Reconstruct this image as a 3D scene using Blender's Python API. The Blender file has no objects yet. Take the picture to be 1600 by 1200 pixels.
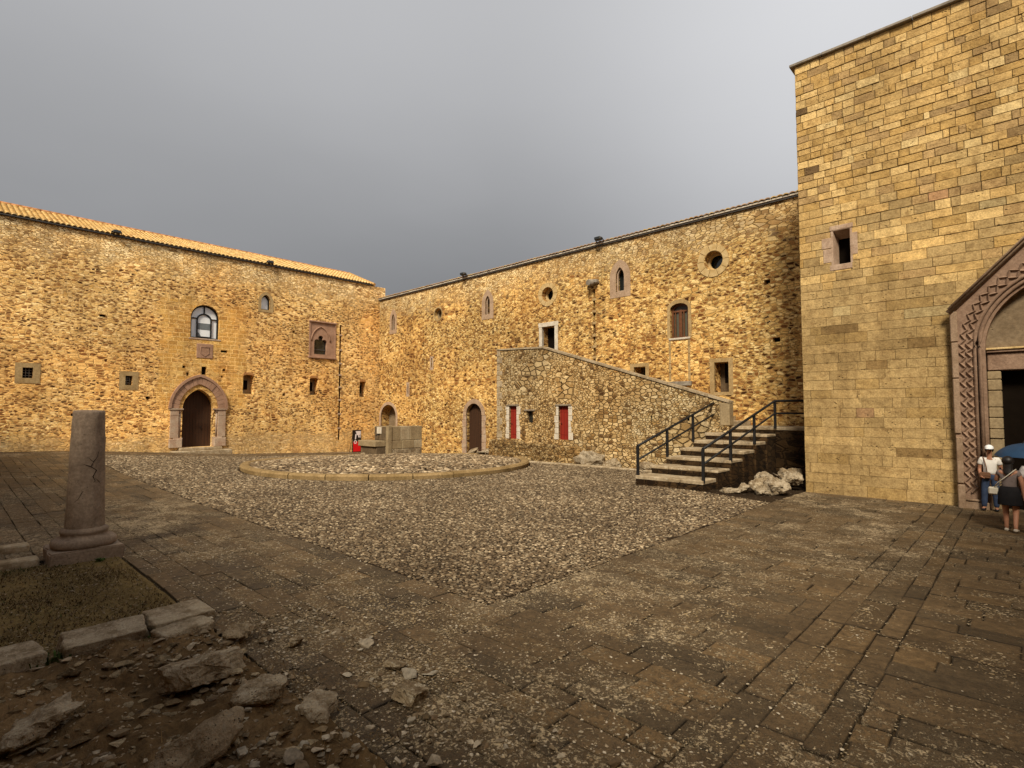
import bpy, bmesh, math, random
import numpy as np
from mathutils import Vector, Matrix, noise
from mathutils.geometry import delaunay_2d_cdt

random.seed(7)
rng = np.random.default_rng(7)
SC = bpy.context.scene
COL = SC.collection

# ------------------------------------------------------------------ frames
# courtyard frame: origin in the far corner, +x along the right wing, -y into the court
CX, CY = -10.9, 44.5
TH_R = math.radians(-43.5)
TH_L = math.radians(46.5)

def world(a, b, z=0.0):
    c, s = math.cos(TH_R), math.sin(TH_R)
    x, y = a, -b
    return (CX + c * x - s * y, CY + s * x + c * y, z)

def gz(a, b):
    """height of the courtyard ground"""
    b2 = max(b, 0.0)
    h = -0.54 * math.exp(-(a / 12.0) ** 2 - (b2 / 11.0) ** 2)
    t = min(max((b - 10.0) / 13.0, 0), 1)
    t = t * t * (3 - 2 * t)
    h += 0.55 * t * math.exp(-(a / 11.0) ** 2)
    h += 0.15 * math.exp(-((a - 30.0) ** 2 + (b - 8.6) ** 2) / 6.5)
    return h

# ------------------------------------------------------------------ object helpers
ORG = {}

def thing(name, label, cat, org=(0, 0, 0), frame='R', group=None):
    """Empty at the base of a thing; org is in frame coordinates"""
    o = bpy.data.objects.new(name, None)
    COL.objects.link(o)
    o.empty_display_size = 0.3
    if frame == 'R':
        o.location = world(org[0], -org[1], org[2]); o.rotation_euler = (0, 0, TH_R)
    elif frame == 'L':
        o.location = world(-org[1], -org[0], org[2]); o.rotation_euler = (0, 0, TH_L)
    else:
        o.location = org
    ORG[o.name] = Vector(org)
    tag(o, label, cat, group)
    return o

def tag(o, label=None, cat=None, group=None, kind=None):
    if label: o['label'] = label
    if cat: o['category'] = cat
    if group: o['group'] = group
    if kind: o['kind'] = kind
    return o

class MB:
    def __init__(s):
        s.v = []; s.f = []; s.m = []; s.c = []; s.sm = []
    def vert(s, p, col=(1, 1, 1)):
        s.v.append(tuple(p)); s.c.append(tuple(col)); return len(s.v) - 1
    def face(s, idx, mi=0, smooth=False):
        s.f.append(tuple(idx)); s.m.append(mi); s.sm.append(smooth)
    def quad(s, a, b, c, d, mi=0, col=(1, 1, 1)):
        i = [s.vert(p, col) for p in (a, b, c, d)]
        s.face(i, mi)
    def hexa(s, p, mi=0, col=(1, 1, 1), skip=()):
        """p: 4 bottom (ccw from above), 4 top"""
        i = [s.vert(q, col) for q in p]
        fs = [(3, 2, 1, 0), (4, 5, 6, 7), (0, 1, 5, 4), (1, 2, 6, 5), (2, 3, 7, 6), (3, 0, 4, 7)]
        for k, f in enumerate(fs):
            if k not in skip: s.face([i[j] for j in f], mi)
    def box(s, x0, x1, y0, y1, z0, z1, mi=0, col=(1, 1, 1), bev=0.0):
        if bev <= 0:
            s.hexa([(x0, y0, z0), (x1, y0, z0), (x1, y1, z0), (x0, y1, z0),
                    (x0, y0, z1), (x1, y0, z1), (x1, y1, z1), (x0, y1, z1)], mi, col)
            return
        b = min(bev, (x1 - x0) * .4, (y1 - y0) * .4, (z1 - z0) * .4)
        bm = bmesh.new()
        bmesh.ops.create_cube(bm, size=1)
        for v in bm.verts:
            v.co = Vector((x0 + (v.co.x + .5) * (x1 - x0), y0 + (v.co.y + .5) * (y1 - y0), z0 + (v.co.z + .5) * (z1 - z0)))
        bmesh.ops.bevel(bm, geom=bm.edges[:], offset=b, segments=1, affect='EDGES')
        s.add_bm(bm, mi, col)
    def add_bm(s, bm, mi=0, col=(1, 1, 1), smooth=False):
        bm.verts.index_update()
        n = len(s.v)
        for v in bm.verts: s.vert(v.co, col)
        for f in bm.faces: s.face([n + v.index for v in f.verts], mi, smooth)
        bm.free()
    def prism(s, poly, y0, y1, mi=0, col=(1, 1, 1), caps=True):
        """poly ccw in (x,z) seen from -y; extruded from y0 (front) to y1"""
        a = [s.vert((x, y0, z), col) for x, z in poly]
        b = [s.vert((x, y1, z), col) for x, z in poly]
        n = len(poly)
        if caps:
            s.face(a, mi); s.face(b[::-1], mi)
        for i in range(n):
            j = (i + 1) % n
            s.face((a[j], a[i], b[i], b[j]), mi)
    def ring(s, outer, inner, y0, y1, mi=0, closed=True, col=(1, 1, 1)):
        """flat band between two polylines of equal length, front at y0, back at y1"""
        n = len(outer)
        of = [s.vert((x, y0, z), col) for x, z in outer]; ob = [s.vert((x, y1, z), col) for x, z in outer]
        nf = [s.vert((x, y0, z), col) for x, z in inner]; nb = [s.vert((x, y1, z), col) for x, z in inner]
        for i in range(n if closed else n - 1):
            j = (i + 1) % n
            s.face((of[i], of[j], nf[j], nf[i]), mi)
            s.face((of[j], of[i], ob[i], ob[j]), mi)
            s.face((nf[i], nf[j], nb[j], nb[i]), mi)
        if not closed:
            for k in (0, n - 1):
                s.face((of[k], nf[k], nb[k], ob[k]), mi)
    def tube(s, pts, r, n=8, mi=0, col=(1, 1, 1), cap=True, smooth=True):
        pts = [Vector(p) for p in pts]
        if not hasattr(r, '__len__'): r = [r] * len(pts)
        rings = []
        for i, p in enumerate(pts):
            d = (pts[min(i + 1, len(pts) - 1)] - pts[max(i - 1, 0)]).normalized()
            u = d.cross(Vector((0, 0, 1)))
            if u.length < .05: u = d.cross(Vector((1, 0, 0)))
            u.normalize(); w = d.cross(u)
            rings.append([s.vert(p + (u * math.cos(t) + w * math.sin(t)) * r[i], col) for t in [2 * math.pi * k / n for k in range(n)]])
        for a, b in zip(rings, rings[1:]):
            for k in range(n):
                s.face((a[k], a[(k + 1) % n], b[(k + 1) % n], b[k]), mi, smooth)
        if cap:
            s.face(rings[0][::-1], mi); s.face(rings[-1], mi)
    def lathe(s, prof, c=(0, 0, 0), n=32, mi=0, col=(1, 1, 1), smooth=True):
        rings = []
        for r, z in prof:
            rings.append([s.vert((c[0] + r * math.cos(2 * math.pi * k / n), c[1] + r * math.sin(2 * math.pi * k / n), c[2] + z), col) for k in range(n)])
        for a, b in zip(rings, rings[1:]):
            for k in range(n):
                s.face((a[k], a[(k + 1) % n], b[(k + 1) % n], b[k]), mi, smooth)
        s.face(rings[-1], mi); s.face(rings[0][::-1], mi)
    def mesh(s, name, off=Vector((0, 0, 0))):
        me = bpy.data.meshes.new(name)
        V = [(x - off.x, y - off.y, z - off.z) for x, y, z in s.v]
        me.from_pydata(V, [], s.f)
        me.polygons.foreach_set('material_index', s.m)
        me.polygons.foreach_set('use_smooth', s.sm)
        at = me.attributes.new('Col', 'FLOAT_COLOR', 'POINT')
        arr = np.ones((len(V), 4), dtype=np.float32); arr[:, :3] = np.array(s.c, dtype=np.float32)
        at.data.foreach_set('color', arr.ravel())
        me.update()
        return me
    def build(s, name, mats, parent=None, label=None, kind=None, recalc=False):
        if not isinstance(mats, (list, tuple)): mats = [mats]
        root = parent
        org = ORG[parent.name] if parent else Vector((0, 0, 0))
        me = s.mesh(name, org)
        for m in mats: me.materials.append(m)
        if recalc:
            bm = bmesh.new(); bm.from_mesh(me)
            bmesh.ops.recalc_face_normals(bm, faces=bm.faces); bm.to_mesh(me); bm.free()
        o = bpy.data.objects.new(name, me); COL.objects.link(o)
        if parent:
            o.parent = parent; ORG[o.name] = ORG[parent.name]
        if label: o['label'] = label
        if kind: o['kind'] = kind
        return o

def place_R(o):
    """a top-level mesh built in courtyard coordinates"""
    o.location = (CX, CY, 0); o.rotation_euler = (0, 0, TH_R)
    return o

def solid_thing(mb, name, mats, label, cat, org, frame='R', group=None, recalc=True):
    """a thing that is one mesh, origin at org (frame coordinates)"""
    off = Vector(org)
    me = mb.mesh(name, off)
    if not isinstance(mats, (list, tuple)): mats = [mats]
    for m in mats: me.materials.append(m)
    if recalc:
        bm = bmesh.new(); bm.from_mesh(me); bmesh.ops.recalc_face_normals(bm, faces=bm.faces); bm.to_mesh(me); bm.free()
    o = bpy.data.objects.new(name, me); COL.objects.link(o)
    if frame == 'R':
        o.location = world(org[0], -org[1], org[2]); o.rotation_euler = (0, 0, TH_R)
    else:
        o.location = world(-org[1], -org[0], org[2]); o.rotation_euler = (0, 0, TH_L)
    return tag(o, label, cat, group)

# ------------------------------------------------------------------ outlines in (x,z)
def rect(x0, x1, z0, z1): return [(x0, z0), (x1, z0), (x1, z1), (x0, z1)]
def round_arch(x0, x1, z0, zs, n=14, rise=None):
    c = (x0 + x1) / 2; r = (x1 - x0) / 2; rise = rise or r
    return [(x0, z0), (x1, z0)] + [(c + r * math.cos(math.pi * k / n), zs + rise * math.sin(math.pi * k / n)) for k in range(n + 1)]
def pointed_arch(x0, x1, z0, zs, zt, n=14):
    """two arcs meeting in a point"""
    c = (x0 + x1) / 2; w = (x1 - x0) / 2; h = zt - zs
    R = (w * w + h * h) / (2 * w); cxl = x1 - R
    t = math.asin(min(1, h / R))
    right = [(cxl + R * math.cos(t * k / (n // 2)), zs + R * math.sin(t * k / (n // 2))) for k in range(n // 2 + 1)]
    left = [(2 * c - x, z) for x, z in right[::-1][1:]]
    return [(x0, z0), (x1, z0)] + right + left
def circle(cx, cz, r, n=28): return [(cx + r * math.cos(2 * math.pi * k / n), cz + r * math.sin(2 * math.pi * k / n)) for k in range(n)]

def inside(p, poly):
    x, y = p; r = False; n = len(poly); j = n - 1
    for i in range(n):
        xi, yi = poly[i]; xj, yj = poly[j]
        if (yi > y) != (yj > y) and x < (xj - xi) * (y - yi) / (yj - yi) + xi: r = not r
        j = i
    return r

def wall_sheet(mb, outline, holes, y=0.0, mi=0):
    """front face at depth y with real openings; holes: list of (poly, depth)"""
    vs = []; es = []
    for poly in [outline] + [h[0] for h in holes]:
        n0 = len(vs); vs += [Vector(p) for p in poly]
        es += [(n0 + i, n0 + (i + 1) % len(poly)) for i in range(len(poly))]
    V, E, F, _, _, _ = delaunay_2d_cdt(vs, es, [], 0, 1e-5)
    base = len(mb.v)
    for p in V: mb.vert((p.x, y, p.y))
    for f in F:
        c = (sum(V[i].x for i in f) / len(f), sum(V[i].y for i in f) / len(f))
        if not inside(c, outline) or any(inside(c, h[0]) for h in holes): continue
        a, b, d = (V[i] for i in f[:3])
        if (b - a).cross(d - a) < 0: f = f[::-1]
        mb.face([base + i for i in f], mi)
    for poly, dep in holes:
        a = [mb.vert((x, y, z)) for x, z in poly]; b = [mb.vert((x, y + dep, z)) for x, z in poly]
        for i in range(len(poly)):
            j = (i + 1) % len(poly)
            mb.face((a[i], a[j], b[j], b[i]), mi)

def flat(mb, poly, y, mi=0, col=(1, 1, 1)):
    mb.face([mb.vert((x, y, z), col) for x, z in poly], mi)

# ------------------------------------------------------------------ materials
class NT:
    def __init__(s, name, rough=0.85, spec=0.25):
        s.mat = bpy.data.materials.new(name); s.mat.use_nodes = True
        s.t = s.mat.node_tree; s.t.nodes.clear()
        s.out = s.t.nodes.new('ShaderNodeOutputMaterial'); s.b = s.t.nodes.new('ShaderNodeBsdfPrincipled')
        s.t.links.new(s.b.outputs[0], s.out.inputs[0])
        s.b.inputs['Roughness'].default_value = rough; s.b.inputs['Specular IOR Level'].default_value = spec
    def put(s, sock, v):
        if isinstance(v, bpy.types.NodeSocket): s.t.links.new(v, sock)
        elif v is not None:
            if isinstance(v, (tuple, list)) and sock.type == 'RGBA' and len(v) == 3: v = (*v, 1)
            sock.default_value = v
    def n(s, typ, ins=None, **kw):
        nd = s.t.nodes.new(typ)
        for k, v in kw.items(): setattr(nd, k, v)
        for k, v in (ins or {}).items(): s.put(nd.inputs[k], v)
        return nd
    def m(s, op, a, b=None, c=None, clamp=False):
        nd = s.n('ShaderNodeMath', operation=op, use_clamp=clamp); s.put(nd.inputs[0], a)
        if b is not None: s.put(nd.inputs[1], b)
        if c is not None: s.put(nd.inputs[2], c)
        return nd.outputs[0]
    def mix(s, f, a, b, blend='MIX'):
        nd = s.n('ShaderNodeMix', data_type='RGBA', blend_type=blend)
        s.put(nd.inputs[0], f); s.put(nd.inputs[6], a); s.put(nd.inputs[7], b)
        return nd.outputs[2]
    def ss(s, v, lo, hi, a=0.0, b=1.0):
        nd = s.n('ShaderNodeMapRange', interpolation_type='SMOOTHSTEP')
        s.put(nd.inputs[0], v); nd.inputs[1].default_value = lo; nd.inputs[2].default_value = hi
        nd.inputs[3].default_value = a; nd.inputs[4].default_value = b
        return nd.outputs[0]
    def ramp(s, f, stops, interp='LINEAR'):
        nd = s.n('ShaderNodeValToRGB'); cr = nd.color_ramp; cr.interpolation = interp
        while len(cr.elements) < len(stops): cr.elements.new(0.5)
        for e, (p, c) in zip(cr.elements, stops): e.position = p; e.color = (*c, 1)
        s.put(nd.inputs[0], f); return nd.outputs[0]
    def noise(s, vec, sc, det=4, rough=0.55, col=False, dist=0.0):
        nd = s.n('ShaderNodeTexNoise', {'Scale': sc, 'Detail': det, 'Roughness': rough, 'Distortion': dist})
        if vec is not None: s.put(nd.inputs['Vector'], vec)
        return nd.outputs['Color' if col else 'Fac']
    def obj(s): return s.n('ShaderNodeTexCoord').outputs['Object']
    def sep(s, v): nd = s.n('ShaderNodeSeparateXYZ', {0: v}); return nd.outputs
    def comb(s, x, y, z=0.0): return s.n('ShaderNodeCombineXYZ', {0: x, 1: y, 2: z}).outputs[0]
    def vm(s, op, a, b=None):
        nd = s.n('ShaderNodeVectorMath', operation=op); s.put(nd.inputs[0], a)
        if op == 'SCALE': s.put(nd.inputs[3], b)
        elif b is not None: s.put(nd.inputs[1], b)
        return nd.outputs[0]
    def bump(s, h, strength=0.5, dist=0.02):
        nd = s.n('ShaderNodeBump', {'Strength': strength, 'Distance': dist, 'Height': h})
        s.t.links.new(nd.outputs[0], s.b.inputs['Normal'])
    def color(s, c): s.put(s.b.inputs['Base Color'], c)
    def punch(s, c, g, k, sat=0.86, hue=0.5):
        gm = s.n('ShaderNodeGamma', {0: c, 1: g}).outputs[0]
        gm = s.n('ShaderNodeHueSaturation', {'Hue': hue, 'Saturation': sat, 'Color': gm}).outputs[0]
        return s.mix(1.0, gm, (k, k, k), 'MULTIPLY')
    def attr(s): return s.n('ShaderNodeAttribute', attribute_name='Col').outputs['Color']

def simple(name, c, rough=0.7, spec=0.3, var=0.12, sc=6.0, metal=0.0, bump=0.0, bsc=40):
    t = NT(name, rough, spec); p = t.obj()
    n = t.noise(p, sc, 5)
    t.color(t.mix(1.0, c, t.ramp(n, [(0.25, (1 - var * 2,) * 3), (0.75, (1 + var,) * 3)]), 'MULTIPLY'))
    t.b.inputs['Metallic'].default_value = metal
    if bump: t.bump(t.noise(p, bsc, 4), bump, 0.01)
    return t.mat

def rubble(name, sx, sz, pal, mortar, dark, dark_share, edge=(0.02, 0.10), top=None, ashlar=False, bump=0.7, seed=0.0, small=1.7, mortar_dark=0.0, base=None, tone=1.0, contrast=1.32, gain=1.22):
    t = NT(name, 0.9, 0.15); p = t.obj(); x, y, z = t.sep(p)[:3]
    u = t.m('ADD', t.m('MULTIPLY_ADD', y, 0.83, x), seed)
    zz = t.m('MULTIPLY_ADD', y, 0.21, z)
    uv = t.comb(u, zz)
    warp = t.vm('SCALE', t.vm('SUBTRACT', t.noise(uv, 2.6, 3, col=True), (0.5, 0.5, 0.5)), 0.10)
    uvw = t.vm('ADD', uv, warp)
    def layer(k, off):
        q = t.vm('ADD', t.vm('MULTIPLY', uvw, (sx * k, sz * k, 0)), (off, off * .7, 0))
        v1 = t.n('ShaderNodeTexVoronoi', {'Vector': q, 'Scale': 1.0, 'Randomness': 0.95}, voronoi_dimensions='2D', feature='F1')
        v2 = t.n('ShaderNodeTexVoronoi', {'Vector': q, 'Scale': 1.0, 'Randomness': 0.95}, voronoi_dimensions='2D', feature='DISTANCE_TO_EDGE')
        return v1.outputs['Color'], v2.outputs['Distance']
    ca, da = layer(1.0, 0.0); cb, db = layer(small, 13.7)
    sel = t.ss(t.noise(uv, 0.55, 3), 0.46, 0.56)
    cc, dc = layer(0.62, 29.3); sel3 = t.ss(t.noise(uv, 0.33, 4, 0.6), 0.56, 0.62)
    cell = t.mix(sel3, t.mix(sel, ca, cb), cc)
    dist = t.n('ShaderNodeMix', data_type='FLOAT'); t.put(dist.inputs[0], sel); t.put(dist.inputs[2], da); t.put(dist.inputs[3], db)
    dist2 = t.n('ShaderNodeMix', data_type='FLOAT'); t.put(dist2.inputs[0], sel3); t.put(dist2.inputs[2], dist.outputs[0]); t.put(dist2.inputs[3], dc); dist = dist2
    fine = t.noise(uv, 11.0, 6, 0.7)
    d = t.m('ADD', dist.outputs[0], t.m('MULTIPLY', t.m('SUBTRACT', fine, 0.5), 0.16))
    r, g, b = t.sep(cell)[:3]
    mask = t.ss(d, edge[0], edge[1])
    stone = t.ramp(r, pal)
    isdark = t.ss(g, 1 - dark_share, 1 - dark_share + 0.05)
    # dark stones are shrunken lenses lying deeper in the mortar
    stone = t.mix(t.m('MULTIPLY', isdark, t.ss(d, 0.08, 0.2)), stone, t.ramp(b, dark))
    gr = t.noise(uv, 24.0, 5, 0.7)
    stone = t.mix(1.0, stone, t.ramp(gr, [(0.28, (0.6, 0.58, 0.55)), (0.7, (1.22, 1.2, 1.15))]), 'MULTIPLY')
    mcol = t.mix(1.0, mortar, t.ramp(fine, [(0.3, (0.72, 0.68, 0.62)), (0.7, (1.2, 1.18, 1.12))]), 'MULTIPLY')
    col = t.mix(mask, mcol, stone)
    # open joints: thin black gaps here and there
    gap = t.m('MULTIPLY', t.ss(d, 0.05, -0.01), t.ss(t.noise(uv, 2.3, 4), 0.5 - mortar_dark, 0.62 - mortar_dark))
    col = t.mix(t.m('MULTIPLY', gap, 0.75), col, (0.05, 0.028, 0.012))
    if top is not None:
        f = t.ss(t.m('MULTIPLY_ADD', t.m('SUBTRACT', t.noise(uv, 0.7, 4, 0.65), 0.5), 3.4, z), top - 1.4, top + 0.5)
        pale = t.ramp(r, [(0.0, (0.80, 0.68, 0.48)), (0.3, (0.62, 0.48, 0.28)), (0.5, (0.42, 0.28, 0.13)), (0.72, (0.76, 0.64, 0.44)), (1.0, (0.27, 0.16, 0.065))])
        pale = t.mix(t.ss(d, 0.02, 0.14), (0.24, 0.155, 0.075), pale)
        col = t.mix(t.m('MULTIPLY', f, 0.8), col, pale)
    if base is not None:
        f = t.ss(t.m('MULTIPLY_ADD', t.m('SUBTRACT', t.noise(uv, 0.8, 3), 0.5), 1.2, z), base + 0.35, base - 0.25)
        pale = t.ramp(r, [(0.0, (0.72, 0.60, 0.42)), (0.3, (0.44, 0.31, 0.16)), (0.55, (0.60, 0.46, 0.26)), (0.8, (0.32, 0.20, 0.09)), (1.0, (0.66, 0.52, 0.33))])
        pale = t.mix(t.ss(d, 0.0, 0.10), (0.30, 0.20, 0.10), pale)
        col = t.mix(t.m('MULTIPLY', f, 0.7), col, pale)
    hgt = t.m('ADD', t.m('MULTIPLY', mask, t.m('MULTIPLY_ADD', b, 0.6, 0.5)), t.m('MULTIPLY', gr, 0.45))
    if ashlar:
        q = t.vm('ADD', uv, t.vm('SCALE', t.vm('SUBTRACT', t.noise(uv, 4.0, 3, col=True), (.5, .5, .5)), 0.06))
        br = t.n('ShaderNodeTexBrick', {'Vector': q, 'Color1': (0, 0, 0, 1), 'Color2': (1, 1, 1, 1), 'Mortar': (.5, .5, .5, 1), 'Scale': 1.0, 'Mortar Size': 0.018, 'Mortar Smooth': 0.3, 'Brick Width': 0.52, 'Row Height': 0.27}, offset=0.43, squash=0.8, squash_frequency=3)
        bc = t.ramp(br.outputs['Color'], [(0.0, (0.42, 0.235, 0.065)), (0.35, (0.58, 0.36, 0.11)), (0.7, (0.50, 0.30, 0.09)), (1.0, (0.64, 0.45, 0.19))])
        bc = t.mix(1.0, bc, t.ramp(gr, [(0.3, (0.7, 0.68, 0.65)), (0.7, (1.15, 1.15, 1.1))]), 'MULTIPLY')
        bc = t.mix(br.outputs['Fac'], bc, (0.62, 0.45, 0.22))
        nz = t.m('MULTIPLY', t.m('SUBTRACT', t.noise(uv, 1.3, 4), 0.5), 1.6)
        xa = t.m('ADD', t.m('ADD', x, -12.0), nz); za = t.m('ADD', z, nz)
        am = t.m('MULTIPLY', t.m('MULTIPLY', t.ss(xa, -15.75, -15.5), t.ss(xa, -10.35, -10.6)), t.m('MULTIPLY', t.ss(za, 2.7, 3.2), t.ss(za, 10.0, 9.4)))
        am = t.m('MULTIPLY', am, t.ss(t.noise(uv, 0.9, 4), 0.36, 0.56, 0.25, 1.0))
        col = t.mix(am, col, bc)
    big = t.noise(uv, 0.22, 4, 0.6)
    col = t.mix(1.0, col, t.ramp(big, [(0.3, (0.78 * tone, 0.73 * tone, 0.66 * tone)), (0.7, (1.15 * tone, 1.14 * tone, 1.10 * tone))]), 'MULTIPLY')
    tint = t.ss(t.noise(uv, 0.16, 5, 0.65), 0.42, 0.60)
    col = t.mix(t.m('MULTIPLY', tint, 0.55), col, t.mix(1.0, col, (1.16, 0.99, 0.72), 'MULTIPLY'))
    streak = t.noise(t.comb(t.m('MULTIPLY', u, 1.3), t.m('MULTIPLY', zz, 0.12)), 1.0, 4)
    col = t.mix(1.0, col, t.ramp(streak, [(0.3, (0.84, 0.82, 0.80)), (0.55, (1.03, 1.03, 1.03))]), 'MULTIPLY')
    t.color(t.punch(col, contrast, gain, 0.93, 0.5075)); t.bump(hgt, bump, 0.05)
    return t.mat

M = {}
M['rubble_left'] = rubble('rubble_pale', 4.2, 10.5,
    [(0.0, (0.55, 0.36, 0.15)), (0.25, (0.72, 0.53, 0.27)), (0.5, (0.56, 0.35, 0.12)), (0.75, (0.78, 0.61, 0.36)), (1.0, (0.45, 0.25, 0.09))],
    (0.68, 0.49, 0.25), [(0.0, (0.09, 0.038, 0.012)), (0.4, (0.23, 0.105, 0.03)), (1.0, (0.40, 0.22, 0.075))], 0.44, edge=(0.02, 0.12), top=11.9, base=1.0, ashlar=True, bump=1.0, small=1.35, mortar_dark=0.09, tone=1.24, contrast=1.36, gain=1.44)
M['rubble_right'] = rubble('rubble_ochre', 4.0, 8.6,
    [(0.0, (0.50, 0.30, 0.10)), (0.2, (0.68, 0.50, 0.23)), (0.4, (0.54, 0.34, 0.12)), (0.6, (0.76, 0.60, 0.34)), (0.8, (0.58, 0.38, 0.145)), (1.0, (0.40, 0.22, 0.075))],
    (0.60, 0.425, 0.195), [(0.0, (0.08, 0.032, 0.010)), (0.4, (0.20, 0.085, 0.022)), (1.0, (0.36, 0.18, 0.05))], 0.40, edge=(0.02, 0.10), top=10.9, bump=1.1, seed=31.0, small=1.4, mortar_dark=0.09, tone=1.08)
M['rubble_block'] = rubble('rubble_stair', 3.9, 6.4,
    [(0.0, (0.44, 0.31, 0.16)), (0.25, (0.64, 0.52, 0.34)), (0.5, (0.36, 0.24, 0.11)), (0.75, (0.70, 0.59, 0.42)), (1.0, (0.46, 0.30, 0.13))],
    (0.24, 0.165, 0.085), [(0.0, (0.12, 0.065, 0.028)), (1.0, (0.28, 0.17, 0.07))], 0.18, edge=(0.02, 0.15), bump=1.0, seed=77.0, small=1.6, mortar_dark=0.14, tone=0.95)
M['rubble_base'] = rubble('rubble_footing', 4.4, 7.5,
    [(0.0, (0.36, 0.25, 0.12)), (0.3, (0.52, 0.41, 0.26)), (0.6, (0.30, 0.19, 0.08)), (1.0, (0.44, 0.32, 0.17))],
    (0.26, 0.175, 0.085), [(0.0, (0.10, 0.05, 0.02)), (1.0, (0.22, 0.13, 0.05))], 0.25, edge=(0.02, 0.15), bump=1.2, seed=7.0, small=1.6, mortar_dark=0.14)
M['rubble_shaded'] = rubble('shaded_rubble', 2.6, 6.2,
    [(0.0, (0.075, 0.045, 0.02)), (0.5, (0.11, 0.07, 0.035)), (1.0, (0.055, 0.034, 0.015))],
    (0.045, 0.028, 0.013), [(0.0, (0.025, 0.014, 0.006)), (1.0, (0.05, 0.03, 0.015))], 0.3, bump=1.0, seed=17.0, mortar_dark=0.1)  # shade of the stair flank and platform wall put into the stone colour

def stone(name, c, c2=None, rough=0.85, sc=3.0, pits=0.35, bump=0.5, lichen=None):
    t = NT(name, rough, 0.2); p = t.obj()
    c2 = c2 or tuple(k * 0.7 for k in c)
    n = t.noise(p, sc, 6, 0.65); n2 = t.noise(p, sc * 9, 5, 0.7)
    col = t.mix(t.ss(n, 0.35, 0.65), c2, c)
    col = t.mix(1.0, col, t.ramp(n2, [(0.3, (0.68, 0.66, 0.64)), (0.7, (1.18, 1.18, 1.16))]), 'MULTIPLY')
    v = t.n('ShaderNodeTexVoronoi', {'Vector': p, 'Scale': sc * 7.0}, feature='F1').outputs['Distance']
    pit = t.m('MULTIPLY', t.ss(v, 0.22, 0.08), t.ss(t.noise(p, sc * 2.2, 3), 0.52, 0.6))
    col = t.mix(t.m('MULTIPLY', pit, pits), col, tuple(k * 0.25 for k in c))
    if lichen:
        l = t.m('MULTIPLY', t.ss(t.noise(p, sc * 4.0, 6, 0.75), 0.54, 0.62), 0.75)
        col = t.mix(l, col, lichen)
    t.color(col)
    t.bump(t.m('SUBTRACT', t.m('MULTIPLY_ADD', n, 0.8, t.m('MULTIPLY', n2, 0.5)), t.m('MULTIPLY', pit, 0.7)), bump, 0.03)
    return t.mat

M['pink'] = stone('pink_limestone', (0.40, 0.24, 0.16), (0.31, 0.18, 0.115), sc=2.5)
M['pink_pale'] = stone('pale_pink_limestone', (0.47, 0.36, 0.26), (0.38, 0.25, 0.17), sc=2.5)
M['pink_portal'] = stone('portal_stone', (0.29, 0.19, 0.13), (0.21, 0.132, 0.088), sc=2.0, pits=0.3)
M['portal_edge'] = stone('portal_edge_stone', (0.33, 0.23, 0.155), (0.24, 0.16, 0.10), sc=2.5)
M['frame_stone'] = stone('window_frame_stone', (0.47, 0.34, 0.245), (0.37, 0.25, 0.17), sc=2.5)
M['slit_stone'] = stone('grey_pink_stone', (0.44, 0.31, 0.21), (0.35, 0.235, 0.15), sc=3.0)
M['tympanum'] = stone('tympanum_stone', (0.23, 0.17, 0.105), (0.17, 0.12, 0.07), sc=1.2)
M['cream'] = stone('cream_limestone', (0.60, 0.44, 0.22), (0.48, 0.33, 0.14), sc=3.0)
M['white_stone'] = stone('white_limestone', (0.66, 0.60, 0.50), (0.52, 0.45, 0.35), sc=3.0, pits=0.15)
M['coping'] = stone('grey_coping', (0.30, 0.26, 0.21), (0.20, 0.17, 0.13), sc=2.0)
M['grey_stone'] = stone('grey_lintel_stone', (0.26, 0.21, 0.15), (0.18, 0.14, 0.095), sc=4.0)
M['column'] = stone('column_stone', (0.31, 0.235, 0.172), (0.205, 0.15, 0.108), sc=2.6, pits=0.6, bump=0.5)
M['rock'] = stone('lichen_rock', (0.43, 0.355, 0.25), (0.21, 0.155, 0.092), sc=4.6, pits=0.75, bump=1.3, lichen=(0.40, 0.34, 0.25))
M['rock_pale'] = stone('pale_rock', (0.37, 0.29, 0.185), (0.16, 0.11, 0.06), sc=3.0, pits=0.75, bump=1.3, lichen=(0.48, 0.42, 0.31))
M['rock_dark'] = stone('earthy_rock', (0.36, 0.275, 0.175), (0.17, 0.12, 0.066), sc=4.6, pits=0.6, bump=1.3, lichen=(0.30, 0.25, 0.17))
M['fountain'] = stone('fountain_stone', (0.34, 0.26, 0.15), (0.26, 0.19, 0.105), sc=1.5, pits=0.3)
M['fountain2'] = stone('fountain_stone_light', (0.42, 0.34, 0.22), (0.33, 0.25, 0.15), sc=1.5, pits=0.3)
M['fountain3'] = stone('fountain_stone_ochre', (0.36, 0.25, 0.11), (0.28, 0.19, 0.08), sc=1.5, pits=0.3)
M['fountain_dark'] = stone('dark_stone', (0.15, 0.105, 0.06), (0.10, 0.07, 0.04), sc=2.0)  # darker stone for basin foot, back panel and deep window backs
M['kerb'] = stone('kerb_stone', (0.44, 0.31, 0.15), (0.32, 0.21, 0.09), sc=1.4, pits=0.3)
M['kerb_ring'] = stone('round_kerb_stone', (0.33, 0.225, 0.105), (0.22, 0.145, 0.06), sc=1.8, pits=0.4)
M['step'] = stone('step_stone', (0.44, 0.35, 0.23), (0.26, 0.19, 0.11), sc=1.8, pits=0.4, lichen=(0.46, 0.39, 0.28))
M['brick'] = stone('brick_soft', (0.44, 0.22, 0.08), (0.36, 0.17, 0.06), sc=3.0)
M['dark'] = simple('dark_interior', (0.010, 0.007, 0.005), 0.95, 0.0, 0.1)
M['iron'] = simple('black_iron', (0.012, 0.011, 0.011), 0.6, 0.3, 0.2, 10, bump=0.1)
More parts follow.
